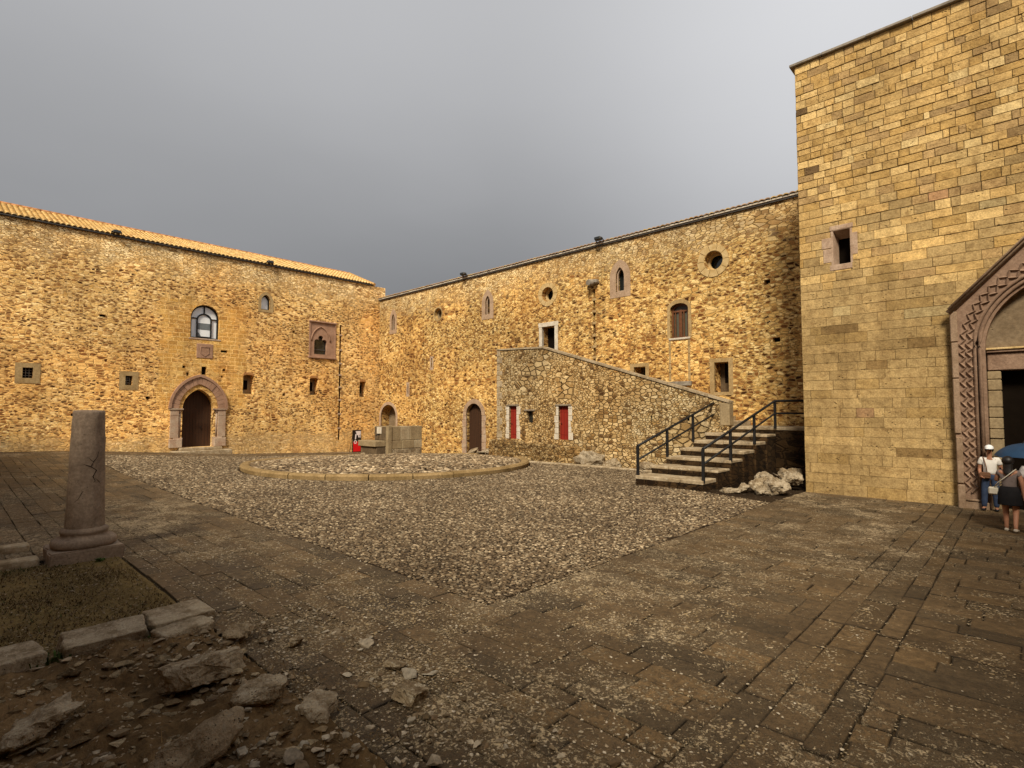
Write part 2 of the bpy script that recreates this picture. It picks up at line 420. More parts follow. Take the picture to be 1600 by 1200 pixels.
M['lead'] = simple('dark_gutter', (0.05, 0.042, 0.035), 0.6, 0.4, 0.2, 5)
M['brown_wood'] = simple('brown_window_wood', (0.15, 0.055, 0.02), 0.5, 0.4, 0.2, 8)
M['lampgrey'] = simple('lamp_housing', (0.07, 0.06, 0.05), 0.55, 0.4, 0.15)

def wood_door(name, c, c2):
    t = NT(name, 0.75, 0.25); p = t.obj(); x, y, z = t.sep(p)[:3]
    g = t.noise(t.comb(t.m('MULTIPLY', x, 14.0), t.m('MULTIPLY', y, 14.0), t.m('MULTIPLY', z, 0.7)), 1.0, 5, 0.6)
    pl = t.m('FRACT', t.m('MULTIPLY', x, 5.5))
    gap = t.ss(t.m('ABSOLUTE', t.m('SUBTRACT', pl, 0.5)), 0.44, 0.49)
    col = t.mix(g, c2, c); col = t.mix(gap, col, (0.006, 0.003, 0.002))
    t.color(col); t.bump(t.m('SUBTRACT', g, gap), 0.4, 0.02)
    return t.mat
M['red'] = wood_door('red_door_paint', (0.30, 0.024, 0.010), (0.17, 0.012, 0.006))
M['wood'] = wood_door('old_door_planks', (0.075, 0.032, 0.013), (0.022, 0.010, 0.005))

def glass(name, c, rough=0.03):
    t = NT(name, rough, 0.6); p = t.obj()
    t.color(t.mix(t.noise(p, 2.0, 2), c, tuple(k * 0.8 for k in c)))
    t.bump(t.noise(p, 1.5, 2), 0.05, 0.05)
    return t.mat
M['glass'] = glass('dark_glass', (0.018, 0.02, 0.018))
M['glass_green'] = glass('old_glass', (0.09, 0.085, 0.055), 0.12)
def sky_glass():
    t = NT('bright_glass', 0.02, 0.5)
    p = t.obj(); t.b.inputs['Metallic'].default_value = 0.9
    t.color((0.86, 0.88, 0.9)); t.bump(t.noise(p, 1.2, 2), 0.02, 0.02)
    return t.mat
M['glass_sky'] = sky_glass()
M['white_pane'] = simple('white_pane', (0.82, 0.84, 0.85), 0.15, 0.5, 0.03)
M['reflection_grey'] = simple('grey_reflection', (0.17, 0.19, 0.2), 0.1, 0.5, 0.1)
M['blind'] = simple('white_blind', (0.80, 0.80, 0.78), 0.7, 0.2, 0.03)

def tower_mat():
    t = NT('ashlar_blocks', 0.88, 0.15); p = t.obj(); x, y, z = t.sep(p)[:3]
    c = t.attr(); n = t.noise(p, 5.0, 6, 0.68); n2 = t.noise(p, 26.0, 5, 0.72)
    col = t.mix(1.0, c, t.ramp(n, [(0.28, (0.70, 0.66, 0.60)), (0.5, (1.0, 1.0, 1.0)), (0.72, (1.22, 1.2, 1.14))]), 'MULTIPLY')
    col = t.mix(1.0, col, t.ramp(n2, [(0.28, (0.66, 0.62, 0.56)), (0.66, (1.16, 1.15, 1.12))]), 'MULTIPLY')
    v = t.n('ShaderNodeTexVoronoi', {'Vector': t.vm('MULTIPLY', p, (1, 1, 1.6)), 'Scale': 9.0}).outputs['Distance']
    pit = t.m('MULTIPLY', t.ss(v, 0.30, 0.12), t.ss(t.noise(p, 2.4, 4), 0.56, 0.62))
    col = t.mix(t.m('MULTIPLY', pit, 0.6), col, (0.10, 0.06, 0.025))
    st = t.ss(t.noise(t.vm('MULTIPLY', p, (1.0, 1.0, 1.6)), 2.6, 7, 0.78), 0.50, 0.66)
    col = t.mix(t.m('MULTIPLY', st, 0.55), col, t.mix(1.0, col, (0.52, 0.44, 0.36), 'MULTIPLY'))
    run = t.ss(t.noise(t.vm('MULTIPLY', p, (1.4, 1.4, 0.10)), 1.0, 5, 0.6), 0.52, 0.68)
    col = t.mix(t.m('MULTIPLY', run, 0.35), col, t.mix(1.0, col, (0.6, 0.55, 0.5), 'MULTIPLY'))
    big = t.noise(p, 0.35, 4)
    col = t.mix(1.0, col, t.ramp(big, [(0.32, (0.72, 0.70, 0.66)), (0.68, (1.1, 1.1, 1.08))]), 'MULTIPLY')
    t.color(t.punch(col, 1.16, 1.50, 0.96, 0.503))
    t.bump(t.m('SUBTRACT', t.m('MULTIPLY_ADD', n, 0.7, t.m('MULTIPLY', n2, 0.5)), pit), 0.9, 0.035)
    return t.mat
M['ashlar'] = tower_mat()
M['mortar'] = stone('mortar_bed', (0.36, 0.25, 0.11), (0.24, 0.16, 0.065), sc=4.0)

def roof_mat():
    t = NT('clay_tiles', 0.85, 0.15); p = t.obj(); c = t.attr()
    n = t.noise(p, 3.0, 5, 0.65); n2 = t.noise(p, 18.0, 4, 0.7)
    col = t.mix(1.0, c, t.ramp(n, [(0.3, (0.72, 0.66, 0.6)), (0.7, (1.16, 1.14, 1.1))]), 'MULTIPLY')
    col = t.mix(1.0, col, t.ramp(n2, [(0.3, (0.8, 0.78, 0.75)), (0.7, (1.1, 1.1, 1.1))]), 'MULTIPLY')
    t.color(col); t.bump(n2, 0.3, 0.01); return t.mat
M['tile'] = roof_mat()

def paving_mat():
    t = NT('flagstones', 0.78, 0.28); p = t.obj(); c = t.attr()
    lo = t.noise(p, 0.16, 4, 0.6); mid = t.noise(p, 1.1, 5, 0.65); hi = t.noise(p, 9.0, 6, 0.72); vhi = t.noise(p, 38.0, 4, 0.7)
    col = t.mix(1.0, c, t.ramp(mid, [(0.28, (0.62, 0.60, 0.56)), (0.72, (1.28, 1.24, 1.16))]), 'MULTIPLY')
    col = t.mix(1.0, col, t.ramp(hi, [(0.28, (0.60, 0.58, 0.54)), (0.7, (1.3, 1.28, 1.22))]), 'MULTIPLY')
    # pale worn grit lying in patches
    patch = t.ss(t.m('ADD', t.m('MULTIPLY', lo, 0.6), t.m('MULTIPLY', t.noise(p, 1.1, 7, 0.78), 0.75)), 0.52, 0.86)
    v = t.n('ShaderNodeTexVoronoi', {'Vector': t.vm('ADD', p, t.vm('SCALE', t.noise(p, 9.0, 4, col=True), 0.16)), 'Scale': 30.0, 'Randomness': 1.0})
    vs = t.sep(v.outputs['Color'])[0]
    chip = t.m('MULTIPLY', t.ss(t.m('MULTIPLY_ADD', hi, 0.5, v.outputs['Distance']), 0.66, 0.48), t.ss(t.m('MULTIPLY_ADD', patch, 0.75, vs), 1.04, 1.14))
    chip2 = t.ss(t.m('MULTIPLY_ADD', patch, 0.19, t.noise(p, 17.0, 7, 0.85, dist=0.8)), 0.62, 0.70)
    gritc = t.ramp(vhi, [(0.3, (0.25, 0.18, 0.10)), (0.7, (0.46, 0.35, 0.215))])
    col = t.mix(t.m('MULTIPLY', t.m('MAXIMUM', chip, chip2), 0.9), col, gritc)
    # dark damp flakes
    df = t.ss(t.noise(p, 4.0, 7, 0.82), 0.56, 0.68)
    col = t.mix(t.m('MULTIPLY', df, 0.7), col, (0.035, 0.024, 0.013))
    t.color(t.punch(col, 1.22, 1.58, 0.86, 0.507))
    h = t.m('ADD', t.m('MULTIPLY', hi, 0.8), t.m('ADD', t.m('MULTIPLY', mid, 1.3), t.m('MULTIPLY', t.m('MAXIMUM', chip, chip2), 0.35)))
    t.bump(h, 1.0, 0.045)
    t.put(t.b.inputs['Roughness'], t.ss(mid, 0.35, 0.65, 0.62, 0.88))
    return t.mat
M['paving'] = paving_mat()

def cobble_mat():
    t = NT('cobbles', 0.8, 0.25); p = t.obj(); c = t.attr()
    n = t.noise(p, 22.0, 5, 0.7); lo = t.noise(p, 0.3, 4)
    col = t.mix(1.0, c, t.ramp(n, [(0.3, (0.62, 0.6, 0.57)), (0.7, (1.25, 1.23, 1.2))]), 'MULTIPLY')
    col = t.mix(1.0, col, t.ramp(lo, [(0.3, (0.72, 0.70, 0.66)), (0.7, (1.12, 1.12, 1.1))]), 'MULTIPLY')
    t.color(t.punch(col, 1.20, 1.30, 0.88, 0.504)); t.bump(n, 0.5, 0.015); return t.mat
M['cobble'] = cobble_mat()

def earth_mat(name, a, b, chips=(0.40, 0.33, 0.23), amount=0.2, sc=1.0, chipsc=22.0):
    t = NT(name, 0.95, 0.1); p = t.obj()
    n = t.noise(p, 0.8 * sc, 6, 0.65); n2 = t.noise(p, 13.0 * sc, 6, 0.75)
    col = t.mix(t.ss(n, 0.35, 0.65), a, b)
    col = t.mix(1.0, col, t.ramp(n2, [(0.28, (0.5, 0.48, 0.45)), (0.72, (1.5, 1.45, 1.35))]), 'MULTIPLY')
    v = t.n('ShaderNodeTexVoronoi', {'Vector': t.vm('ADD', p, t.vm('SCALE', t.noise(p, 9.0, 4, col=True), 0.14)), 'Scale': chipsc})
    chip = t.m('MULTIPLY', t.ss(t.m('MULTIPLY_ADD', t.m('SUBTRACT', n2, 0.5), 1.1, v.outputs['Distance']), 0.46, 0.28), t.ss(t.sep(v.outputs['Color'])[0], 1 - amount, 1.02 - amount))
    col = t.mix(chip, col, chips)
    t.color(col); t.bump(t.m('ADD', t.m('ADD', n2, n), t.m('MULTIPLY', chip, 0.3)), 0.9, 0.03)
    return t.mat
M['earth'] = earth_mat('joint_earth', (0.030, 0.019, 0.009), (0.062, 0.042, 0.022), amount=0.12, chipsc=34.0)
M['soil'] = earth_mat('rubble_soil', (0.085, 0.053, 0.024), (0.185, 0.120, 0.060), chips=(0.34, 0.26, 0.165), amount=0.20, chipsc=26.0)
M['turf'] = earth_mat('dry_turf', (0.12, 0.085, 0.034), (0.19, 0.135, 0.056), chips=(0.24, 0.17, 0.085), amount=0.25, chipsc=32.0)
M['cobble_bed'] = earth_mat('cobble_bed', (0.020, 0.012, 0.006), (0.034, 0.022, 0.012), amount=0.04)

def attr_mat(name, rough=0.85, var=0.2, sc=10.0, sss=0.0):
    t = NT(name, rough, 0.2); p = t.obj(); n = t.noise(p, sc, 4)
    t.color(t.mix(1.0, t.attr(), t.ramp(n, [(0.3, (1 - var,) * 3), (0.7, (1 + var,) * 3)]), 'MULTIPLY'))
    return t.mat
M['blade'] = attr_mat('dry_blades', 0.9)
M['pebble'] = attr_mat('loose_stones', 0.9, 0.35, 25.0)
def rock_attr():
    t = NT('bedded_rock', 0.9, 0.15); p = t.obj(); n = t.noise(p, 9.0, 6, 0.75); n2 = t.noise(p, 32.0, 5, 0.75)
    col = t.mix(1.0, t.attr(), t.ramp(n, [(0.3, (0.5, 0.47, 0.43)), (0.68, (1.35, 1.32, 1.25))]), 'MULTIPLY')
    col = t.mix(1.0, col, t.ramp(n2, [(0.3, (0.65, 0.62, 0.58)), (0.7, (1.25, 1.22, 1.18))]), 'MULTIPLY')
    t.color(col); t.bump(t.m('ADD', n, n2), 1.0, 0.03); return t.mat
M['rock_attr'] = rock_attr()
M['skin'] = simple('skin', (0.36, 0.17, 0.10), 0.55, 0.35, 0.06, 12)
M['hair'] = simple('black_hair', (0.010, 0.007, 0.006), 0.5, 0.4, 0.2, 40)
M['tee'] = simple('white_cotton', (0.74, 0.70, 0.64), 0.9, 0.1, 0.08, 9, bump=0.3, bsc=16)
M['cap'] = simple('white_cap_cloth', (0.80, 0.80, 0.80), 0.85, 0.1, 0.04)
M['denim'] = simple('blue_denim', (0.045, 0.065, 0.12), 0.9, 0.1, 0.25, 9)
M['black_cloth'] = simple('black_cloth', (0.012, 0.011, 0.012), 0.9, 0.1, 0.2)
M['grey_cloth'] = simple('grey_knit', (0.16, 0.125, 0.115), 0.9, 0.1, 0.15, 9)
M['shirt'] = simple('pale_check_shirt', (0.50, 0.46, 0.44), 0.9, 0.1, 0.12, 18)
M['khaki'] = simple('khaki_cloth', (0.16, 0.12, 0.08), 0.9, 0.1, 0.15)
M['leather'] = simple('brown_leather', (0.17, 0.08, 0.04), 0.6, 0.3, 0.15)
M['beige'] = simple('beige_leather', (0.50, 0.45, 0.36), 0.6, 0.3, 0.1)
M['shoe'] = simple('pale_shoe', (0.42, 0.36, 0.29), 0.7, 0.2, 0.1)
M['blackshoe'] = simple('black_shoe', (0.012, 0.012, 0.014), 0.5, 0.3, 0.1)
M['umbrella'] = simple('navy_umbrella', (0.016, 0.05, 0.11), 0.6, 0.3, 0.12, 4)
M['signred'] = simple('sign_red', (0.62, 0.006, 0.010), 0.4, 0.4, 0.05)
M['signwhite'] = simple('sign_white', (0.75, 0.66, 0.64), 0.4, 0.4, 0.05)
M['signblack'] = simple('sign_black', (0.012, 0.008, 0.008), 0.4, 0.4, 0.05)

# ================================================================== LEFT WING
def tiled_roof(x0, x1, ye, ze, yr, zr, period=0.25, course=0.42, base=(0.60, 0.36, 0.13), amp=0.085):
    mb = MB(); L = math.hypot(yr - ye, zr - ze); nrow = int(L / course) + 1
    dy, dz = (yr - ye) / L, (zr - ze) / L; ny, nz = -dz, dy
    ncol = int((x1 - x0) / period)
    sub = 6
    for r in range(nrow):
        s0, s1 = r * course, min((r + 1) * course + 0.05, L)
        if s0 >= L: break
        for c in range(ncol):
            k = random.uniform(0.88, 1.08); h = random.random()
            col = tuple(k * v for v in (base if h < .7 else ((0.84, 0.62, 0.30) if h < .92 else (0.66, 0.42, 0.17))))
            lo = []; hi = []
            j = random.uniform(-.012, .012); jz = random.uniform(0, .012)
            for q in range(sub + 1):
                t = q / sub; xx = x0 + (c + t) * period
                hgt = amp * abs(math.sin(math.pi * t)) ** 0.7
                for lst, s, lift in ((lo, s0 + j, 0.045 + jz), (hi, s1, 0.01)):
                    hh = hgt + lift
                    lst.append(mb.vert((xx, ye + dy * s + ny * hh, ze + dz * s + nz * hh), col if 0 < q < sub else tuple(v * .30 for v in col)))
            edge = [mb.vert((mb.v[i][0], mb.v[i][1] - ny * 0.05 + 0.001, mb.v[i][2] - nz * 0.05), tuple(v * .5 for v in col)) for i in lo]
            for q in range(sub):
                mb.face((lo[q], lo[q + 1], hi[q + 1], hi[q]), 0, True)
                mb.face((edge[q], edge[q + 1], lo[q + 1], lo[q]), 0)
    return mb

def window_back(parent, poly, depth, mat, name='window', label=None):
    mb = MB(); flat(mb, poly, depth); return mb.build(name, mat, parent, label)

LW = thing('castle_wing', 'long pale rubble wing with tiled roof and pointed pink portal', 'castle wing', (-12.0, 0, 0), 'L')
HL = 12.85
big = round_arch(-13.9, -12.2, 7.32, 8.66)
smallp = pointed_arch(-9.55, -8.92, 9.72, 10.3, 10.78)
got = rect(-5.98, -3.95, 6.72, 9.28)
portal_hole = pointed_arch(-14.22, -12.37, 0.34, 2.75, 4.04, 16)
sq1 = rect(-21.78, -21.36, 4.38, 4.94); sq2 = rect(-17.25, -16.9, 4.16, 4.72)
n1 = round_arch(-10.63, -9.92, 3.8, 4.98, 8, 0.14); n2 = round_arch(-5.92, -5.26, 3.84, 4.98, 8, 0.14); n3 = round_arch(-1.78, -1.22, 3.78, 4.9, 8, 0.1)
notch = rect(-13.2, -12.9, 4.98, 5.5)
putl = [rect(-14.30, -14.12, 5.34, 5.50), rect(-14.06, -13.92, 4.86, 5.08), rect(-11.93, -11.77, 5.26, 5.42), rect(-12.03, -11.9, 4.83, 4.98)]
more_putl = [rect(-18.6, -18.3, 8.05, 8.2), rect(-7.9, -7.7, 3.72, 3.9), rect(-19.7, -19.45, 2.35, 2.5), rect(-16.2, -15.98, 3.35, 3.5), rect(-2.55, -2.36, 6.9, 7.05), rect(-7.3, -7.1, 8.3, 8.46), rect(-12.08, -11.66, 6.5, 6.66)]
chase = rect(-3.57, -3.39, 0.42, 9.32)
holes = [(big, .42), (smallp, .35), (got, .06), (portal_hole, .75), (sq1, .5), (sq2, .5), (n1, .62), (n2, .62), (n3, .62), (notch, .35), (chase, .22)] + [(p, .3) for p in putl + more_putl]
mb = MB(); wall_sheet(mb, rect(-50, 0.5, -1.0, HL), holes)
mb.quad((0.5, 0, -1), (0.5, 1.2, -1), (0.5, 1.2, HL), (0.5, 0, HL))
mb.quad((-50, 0, HL), (0.5, 0, HL), (0.5, 1.2, HL), (-50, 1.2, HL))
mb.quad((0.5, 1.2, -1), (-50, 1.2, -1), (-50, 1.2, HL), (0.5, 1.2, HL))
mb.build('wall', M['rubble_left'], LW)
# a thin stone coping course and dark gutter along the wall top
mb = MB(); x = -50.0
mb.tube([(-50, -0.10, HL + .02), (-0.9, -0.10, HL + .02)], 0.055, 8)
mb.build('gutter', M['lead'], LW)
mb = tiled_roof(-50, -0.55, -0.10, HL + 0.06, 4.0, HL + 1.70, base=(0.84, 0.60, 0.26))
mb.quad((-0.56, -0.1, HL), (-0.56, 4.0, HL), (-0.56, 4.0, HL + 1.68), (-0.56, -0.1, HL + .05), 1)
mb.quad((-50, 4.0, HL), (-0.56, 4.0, HL), (-0.56, 4.0, HL + 1.68), (-50, 4.0, HL + 1.68), 1)
roof = mb.build('roof', [M['tile'], M['mortar']], LW)
mb = MB()
xx = -50.0
while xx < -0.6:
    k = random.uniform(.8, 1.15)
    mb.tube([(xx, 4.0, HL + 1.73), (min(xx + .5, -0.5), 4.0, HL + 1.76)], [.13, .11], 8, 0, (0.50 * k, 0.24 * k, 0.11 * k)); xx += .44
mb.build('ridge_tiles', M['tile'], roof)
# verge tiles at the end of the roof
mb = MB(); L = math.hypot(4.1, 1.64); s = 0
while s < L:
    t0, t1 = s / L, min((s + .5) / L, 1)
    mb.tube([(-0.6, -0.1 + 4.1 * t0, HL + .12 + 1.64 * t0), (-0.6, -0.1 + 4.1 * t1, HL + .12 + 1.64 * t1)], [.12, .1], 8, 0, (0.58, 0.36, 0.14)); s += .44
mb.build('verge_tiles', M['tile'], roof)

# big arched window
w = window_back(LW, big, .30, M['white_pane'], 'window', 'large round-arched window with black frame and bright panes')  # white pane colour stands in for the reflected sky
fr = MB()
inner = round_arch(-13.80, -12.30, 7.40, 8.66); fr.ring(big, inner, .22, .29)
mid_o = round_arch(-13.50, -12.60, 7.40, 8.52); mid_i = round_arch(-13.42, -12.68, 7.47, 8.52); fr.ring(mid_o, mid_i, .215, .288)
fr.box(-13.09, -13.02, .22, .285, 8.95, 9.46); fr.box(-13.82, -13.46, .22, .285, 8.60, 8.66); fr.box(-12.64, -12.28, .22, .285, 8.60, 8.66)
fr.build('frame', M['iron'], w, recalc=True)
mb = MB(); mb.box(-13.99, -12.1, -.03, .3, 7.22, 7.32, bev=.02); mb.build('sill', M['pink_pale'], w)
mb = MB()  # grey shapes painted for the building reflected in the centre pane
flat(mb, rect(-13.42, -12.68, 7.92, 8.34), .292); flat(mb, [(-13.42, 7.47), (-13.2, 7.47), (-13.3, 7.66), (-13.42, 7.78)], .2915); mb.build('pane', M['reflection_grey'], w)
# crest slab
mb = MB(); mb.box(-13.52, -12.55, -.035, .05, 6.03, 6.98, bev=.03)
mb.tube([(-13.3, -.045, 6.75), (-13.3, -.045, 6.35), (-13.04, -.045, 6.15), (-12.78, -.045, 6.35), (-12.78, -.045, 6.75), (-13.3, -.045, 6.75)], .02, 6)
mb.build('crest_slab', M['pink'], LW)
# small pointed window
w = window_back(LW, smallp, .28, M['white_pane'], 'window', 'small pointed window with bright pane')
mb = MB(); mb.ring(smallp, pointed_arch(-9.47, -9.0, 9.79, 10.3, 10.70), .2, .27); mb.build('frame', M['iron'], w, recalc=True)
mb = MB(); mb.ring(pointed_arch(-9.75, -8.72, 9.55, 10.3, 10.98), smallp, -.02, .1); mb.build('surround', M['kerb'], w, recalc=True)
# gothic window in a pink frame
tre = [(-5.62, 6.9), (-4.60, 6.9), (-4.60, 7.75)]
def lobe(cx, cz, r, a0, a1, n=7): return [(cx + r * math.cos(math.radians(a0 + (a1 - a0) * k / n)), cz + r * math.sin(math.radians(a0 + (a1 - a0) * k / n))) for k in range(n + 1)]
tre = [(-5.62, 6.9), (-4.60, 6.9)] + lobe(-4.82, 7.80, .22, -10, 120) + lobe(-5.11, 8.12, .2, -20, 200) + lobe(-5.40, 7.80, .22, 60, 190)
mb = MB(); wall_sheet(mb, rect(-5.98, -3.95, 6.72, 9.28), [(tre, .3)], y=0.0)
gw = mb.build('window', M['pink'], LW, 'gothic trefoil window in a square pink stone panel')
mb = MB(); mb.box(-6.08, -3.86, -.12, .05, 9.28, 9.40, bev=.02); mb.box(-6.1, -3.84, -.14, .05, 6.58, 6.72, bev=.02)
mb.box(-6.04, -5.93, -.05, .02, 6.72, 9.28); mb.box(-4.0, -3.89, -.05, .02, 6.72, 9.28)
mb.build('frame', M['pink'], gw)
mb = MB(); p = pointed_arch(-5.86, -4.36, 7.75, 7.9, 8.98); mb.tube([(x, -.02, z) for x, z in p[2:]], .05, 6); mb.build('moulding', M['pink'], gw)
mb = MB(); flat(mb, tre, .25); mb.build('pane', M['glass'], gw)
mb = MB(); mb.box(-5.62, -4.6, .20, .245, 7.22, 7.29); mb.build('glazing_bar', M['lampgrey'], gw)
# barred windows and slit niches
for p in (sq1, sq2):
    w = window_back(LW, p, .45, M['dark'], 'window')
    (x0, z0), (x1, z1) = p[0], p[2]; mb = MB()
    for k in (1, 2):
        xx = x0 + (x1 - x0) * k / 3; mb.tube([(xx, .2, z0), (xx, .2, z1)], .018, 6)
    for k in (1, 2, 3):
        zq = z0 + (z1 - z0) * k / 4; mb.tube([(x0, .2, zq), (x1, .2, zq)], .015, 6)
    mb.build('grille', M['coping'], w)
    mb = MB(); mb.ring(rect(x0 - .3, x1 + .3, z0 - .28, z1 + .25), p, -.02, .1); mb.build('surround', M['kerb'], w, recalc=True)
for p in (n1, n2, n3):
    x0, x1, z0 = p[0][0], p[1][0], p[0][1]
    w = window_back(LW, p, .6, M['fountain'], 'window', 'narrow window at the back of a deep brick-headed niche')
    mb = MB(); mb.quad((x0 + .05, .585, z0 + .3), (x0 + .5, .585, z0 + .3), (x0 + .5, .585, z0 + .95), (x0 + .05, .585, z0 + .95)); mb.build('slit', M['dark'], w)
    top = p[2:]; mb = MB()
    mb.ring([(x0 + (x - x0) * 1.0, z + .16) for x, z in top], top, -.012, .1, closed=False); mb.build('brick_arch', M['brick'], w, recalc=True)
for p in [notch] + putl + more_putl:
    window_back(LW, p, .29, M['dark'], 'putlog_hole')
window_back(LW, chase, .215, M['dark'], 'drain_chase')
mb = MB(); z = .42
for zz in (1.25, 2.35, 3.42, 4.4, 5.35, 6.25, 7.3, 8.45):
    mb = MB(); mb.box(-3.62, -3.34, -.015, .2, zz, zz + .13, bev=.015); mb.build('bridging_stone', M['pink_pale'], LW)

# portal
P = thing('stone_portal', 'x', 'x', (0, 0, 0), 'L') if False else None
o1 = pointed_arch(-15.0, -11.58, 2.78, 2.80, 4.98, 20); i1 = pointed_arch(-14.86, -11.72, 2.78, 2.80, 4.82, 20)
mb = MB(); mb.ring(o1, i1, -.16, .0, closed=False)
por = mb.build('portal', M['pink'], LW, 'pointed portal of moulded pink limestone with plank door', recalc=True)
def voussoirs(o, i, n, y0, y1, name, mat, parent, gap=.012):
    """wedge stones between two arch outlines given as open lists running right to left"""
    mb = MB(); m = len(o)
    for k in range(n):
        a = k / n * (m - 1); b = (k + 1) / n * (m - 1)
        def at(L, t):
            q = min(int(t), m - 2); f = t - q
            return Vector((L[q][0] * (1 - f) + L[q + 1][0] * f, L[q][1] * (1 - f) + L[q + 1][1] * f))
        ts = [a + (b - a) * (gap + (1 - 2 * gap) * j / 3) for j in range(4)]
        po = [at(o, t) for t in ts]; pi = [at(i, t) for t in ts]
        j = random.uniform(-.018, .018)
        k_ = random.uniform(.85, 1.1)
        mb.ring([tuple(v) for v in po], [tuple(v) for v in pi], y0 + j, y1, closed=False, col=(k_,) * 3)
    return mb.build(name, mat, parent, recalc=True)
arch_a = pointed_arch(-14.86, -11.72, 2.8, 2.8, 4.82, 20)[2:]; arch_b = pointed_arch(-14.42, -12.16, 2.8, 2.8, 4.36, 20)[2:]; arch_c = pointed_arch(-14.22, -12.37, 2.75, 2.76, 4.05, 20)[2:]
voussoirs(arch_a, arch_b, 17, -.09, .12, 'arch_stones', M['pink'], por, gap=.03)
voussoirs(arch_b, arch_c, 13, .02, .5, 'inner_arch_stones', M['pink_pale'], por)
mb = MB()
for sgn in (-1, 1):
    c = -13.295; mb = MB()
    def bx(d0, d1, y0, y1, z0, z1, bev=.015):
        xa, xb = c + sgn * d0, c + sgn * d1
        mb.box(min(xa, xb), max(xa, xb), y0, y1, z0, z1, bev=bev)
    bx(1.13, 1.60, -.10, .1, .95, 1.8); bx(1.14, 1.60, -.09, .1, 1.8, 2.35); bx(1.13, 1.60, -.10, .1, 2.35, 2.70)
    bx(.93, 1.12, .16, .5, .95, 2.7)
    mb.tube([(c + sgn * 1.06, .06, .9), (c + sgn * 1.06, .06, 2.5)], .085, 10)
    mb.tube([(c + sgn * 1.06, .06, 2.5), (c + sgn * 1.06, .06, 2.68)], [.09, .15], 10)
    bx(.88, 1.68, -.15, .2, 2.70, 2.80)
    bx(.92, 1.64, -.16, .3, .34, .9, .03); bx(.90, 1.40, -.12, .3, .88, .96, .02)
    mb.build('jamb', M['pink_pale'], por)
mb = MB(); flat(mb, portal_hole, .62); d = mb.build('door', M['wood'], por)
mb = MB(); mb.tube([(-13.0, .60, 1.5), (-13.0, .55, 1.5), (-13.0, .55, 1.65)], .02, 6); mb.build('handle', M['iron'], d)
mb = MB(); mb.box(-14.85, -11.45, -.75, .0, -.3, 0.16, bev=.03); mb.box(-14.4, -11.95, -.38, .6, .16, 0.335, bev=.03)
mb.build('doorstep', M['step'], LW)
def floodlight(name_label, x, y, z, frame, grp):
    t = thing('floodlight', name_label, 'floodlight', (x, y, z), frame, grp)
    mb = MB(); mb.box(x - .2, x + .2, y - .42, y - .1, z + .10, z + .28, bev=.05); mb.build('lamp_housing', M['lampgrey'], t)
    mb = MB(); mb.tube([(x - .23, y - .28, z + .2), (x - .23, y, z + .0), (x + .23, y, z + .0), (x + .23, y - .28, z + .2)], .03, 6); mb.build('bracket', M['iron'], t)
    mb = MB(); mb.quad((x - .17, y - .425, z + .13), (x + .17, y - .425, z + .13), (x + .17, y - .425, z + .25), (x - .17, y - .425, z + .25)); mb.build('lens', M['glass'], t)
FG = 'floodlights along the eaves'
floodlight('dark floodlight on the left wing eave above the plain wall, farthest left', -17.97, 0.0, HL + .05, 'L', FG)
floodlight('dark floodlight on the left wing eave above the small pointed window', -9.1, 0.0, HL + .05, 'L', FG)

# ================================================================== RIGHT WING
RW = thing('castle_wing', 'tall ochre rubble wing with round windows behind the outdoor staircase', 'castle wing', (14, 0, 0), 'R')
HR = 11.7
s1 = pointed_arch(1.74, 2.16, 9.1, 9.9, 10.4); s2 = pointed_arch(12.6, 13.02, 9.0, 9.85, 10.25); s3 = pointed_arch(22.72, 23.22, 8.98, 9.8, 10.3)
oc1 = circle(7.62, 9.7, .42); oc2 = circle(17.96, 9.58, .44); oc3 = circle(28.05, 9.68, .44)
door = rect(17.52, 18.5, 5.0, 7.64)
win = round_arch(25.82, 26.76, 6.2, 7.62, 12, .28)
m1 = rect(23.75, 24.42, 3.3, 4.9); m2 = rect(28.0, 28.66, 3.5, 4.88)
chase2 = rect(21.21, 21.37, 5.0, 9.4)
sl1 = rect(6.85, 6.98, 5.83, 6.5); sl2 = rect(3.96, 4.08, 3.93, 4.7)
nich = round_arch(.35, 2.45, .9, 2.2, 14, .95)
adoor = round_arch(10.72, 12.28, -.35, 2.35, 16, .80)
put2 = [rect(4.6, 4.8, 7.2, 7.35), rect(9.6, 9.8, 6.9, 7.04), rect(14.6, 14.8, 7.5, 7.65), rect(15.5, 15.7, 4.6, 4.75), rect(9.3, 9.5, 1.2, 1.4), rect(8.4, 8.6, 3.0, 3.14), rect(30.3, 30.55, 8.2, 8.38), rect(5.2, 5.4, 2.6, 2.75), rect(30.6, 30.9, 5.6, 5.8)]
holes = [(s1, .4), (s2, .4), (s3, .4), (oc1, .5), (oc2, .6), (oc3, .7), (door, .6), (win, .35), (m1, .7), (m2, .7), (chase2, .22), (sl1, .3), (sl2, .3), (nich, .8), (adoor, .35)] + [(p, .3) for p in put2]
mb = MB(); wall_sheet(mb, rect(0.0, 34, -1.2, HR), holes)
mb.quad((0, 0, HR), (34, 0, HR), (34, 1.0, HR), (0, 1.0, HR))
mb.quad((34, 1.0, -1), (0, 1.0, -1), (0, 1.0, HR), (34, 1.0, HR))
mb.build('wall', M['rubble_right'], RW)
mb = MB(); mb.box(-.3, 34, -.10, .2, HR, HR + .07); mb.build('eave_shadow_gap', M['lead'], RW)  # dark strip standing in for the shadow gap under the cornice
mb = MB(); xx = -.3
while xx < 34:
    l = random.uniform(.7, 1.1); mb.box(xx, min(xx + l - .012, 34), -.14 + random.uniform(-.01, .01), .3, HR + .07, HR + .15, bev=.015); xx += l
mb.build('cornice', M['white_stone'], RW)
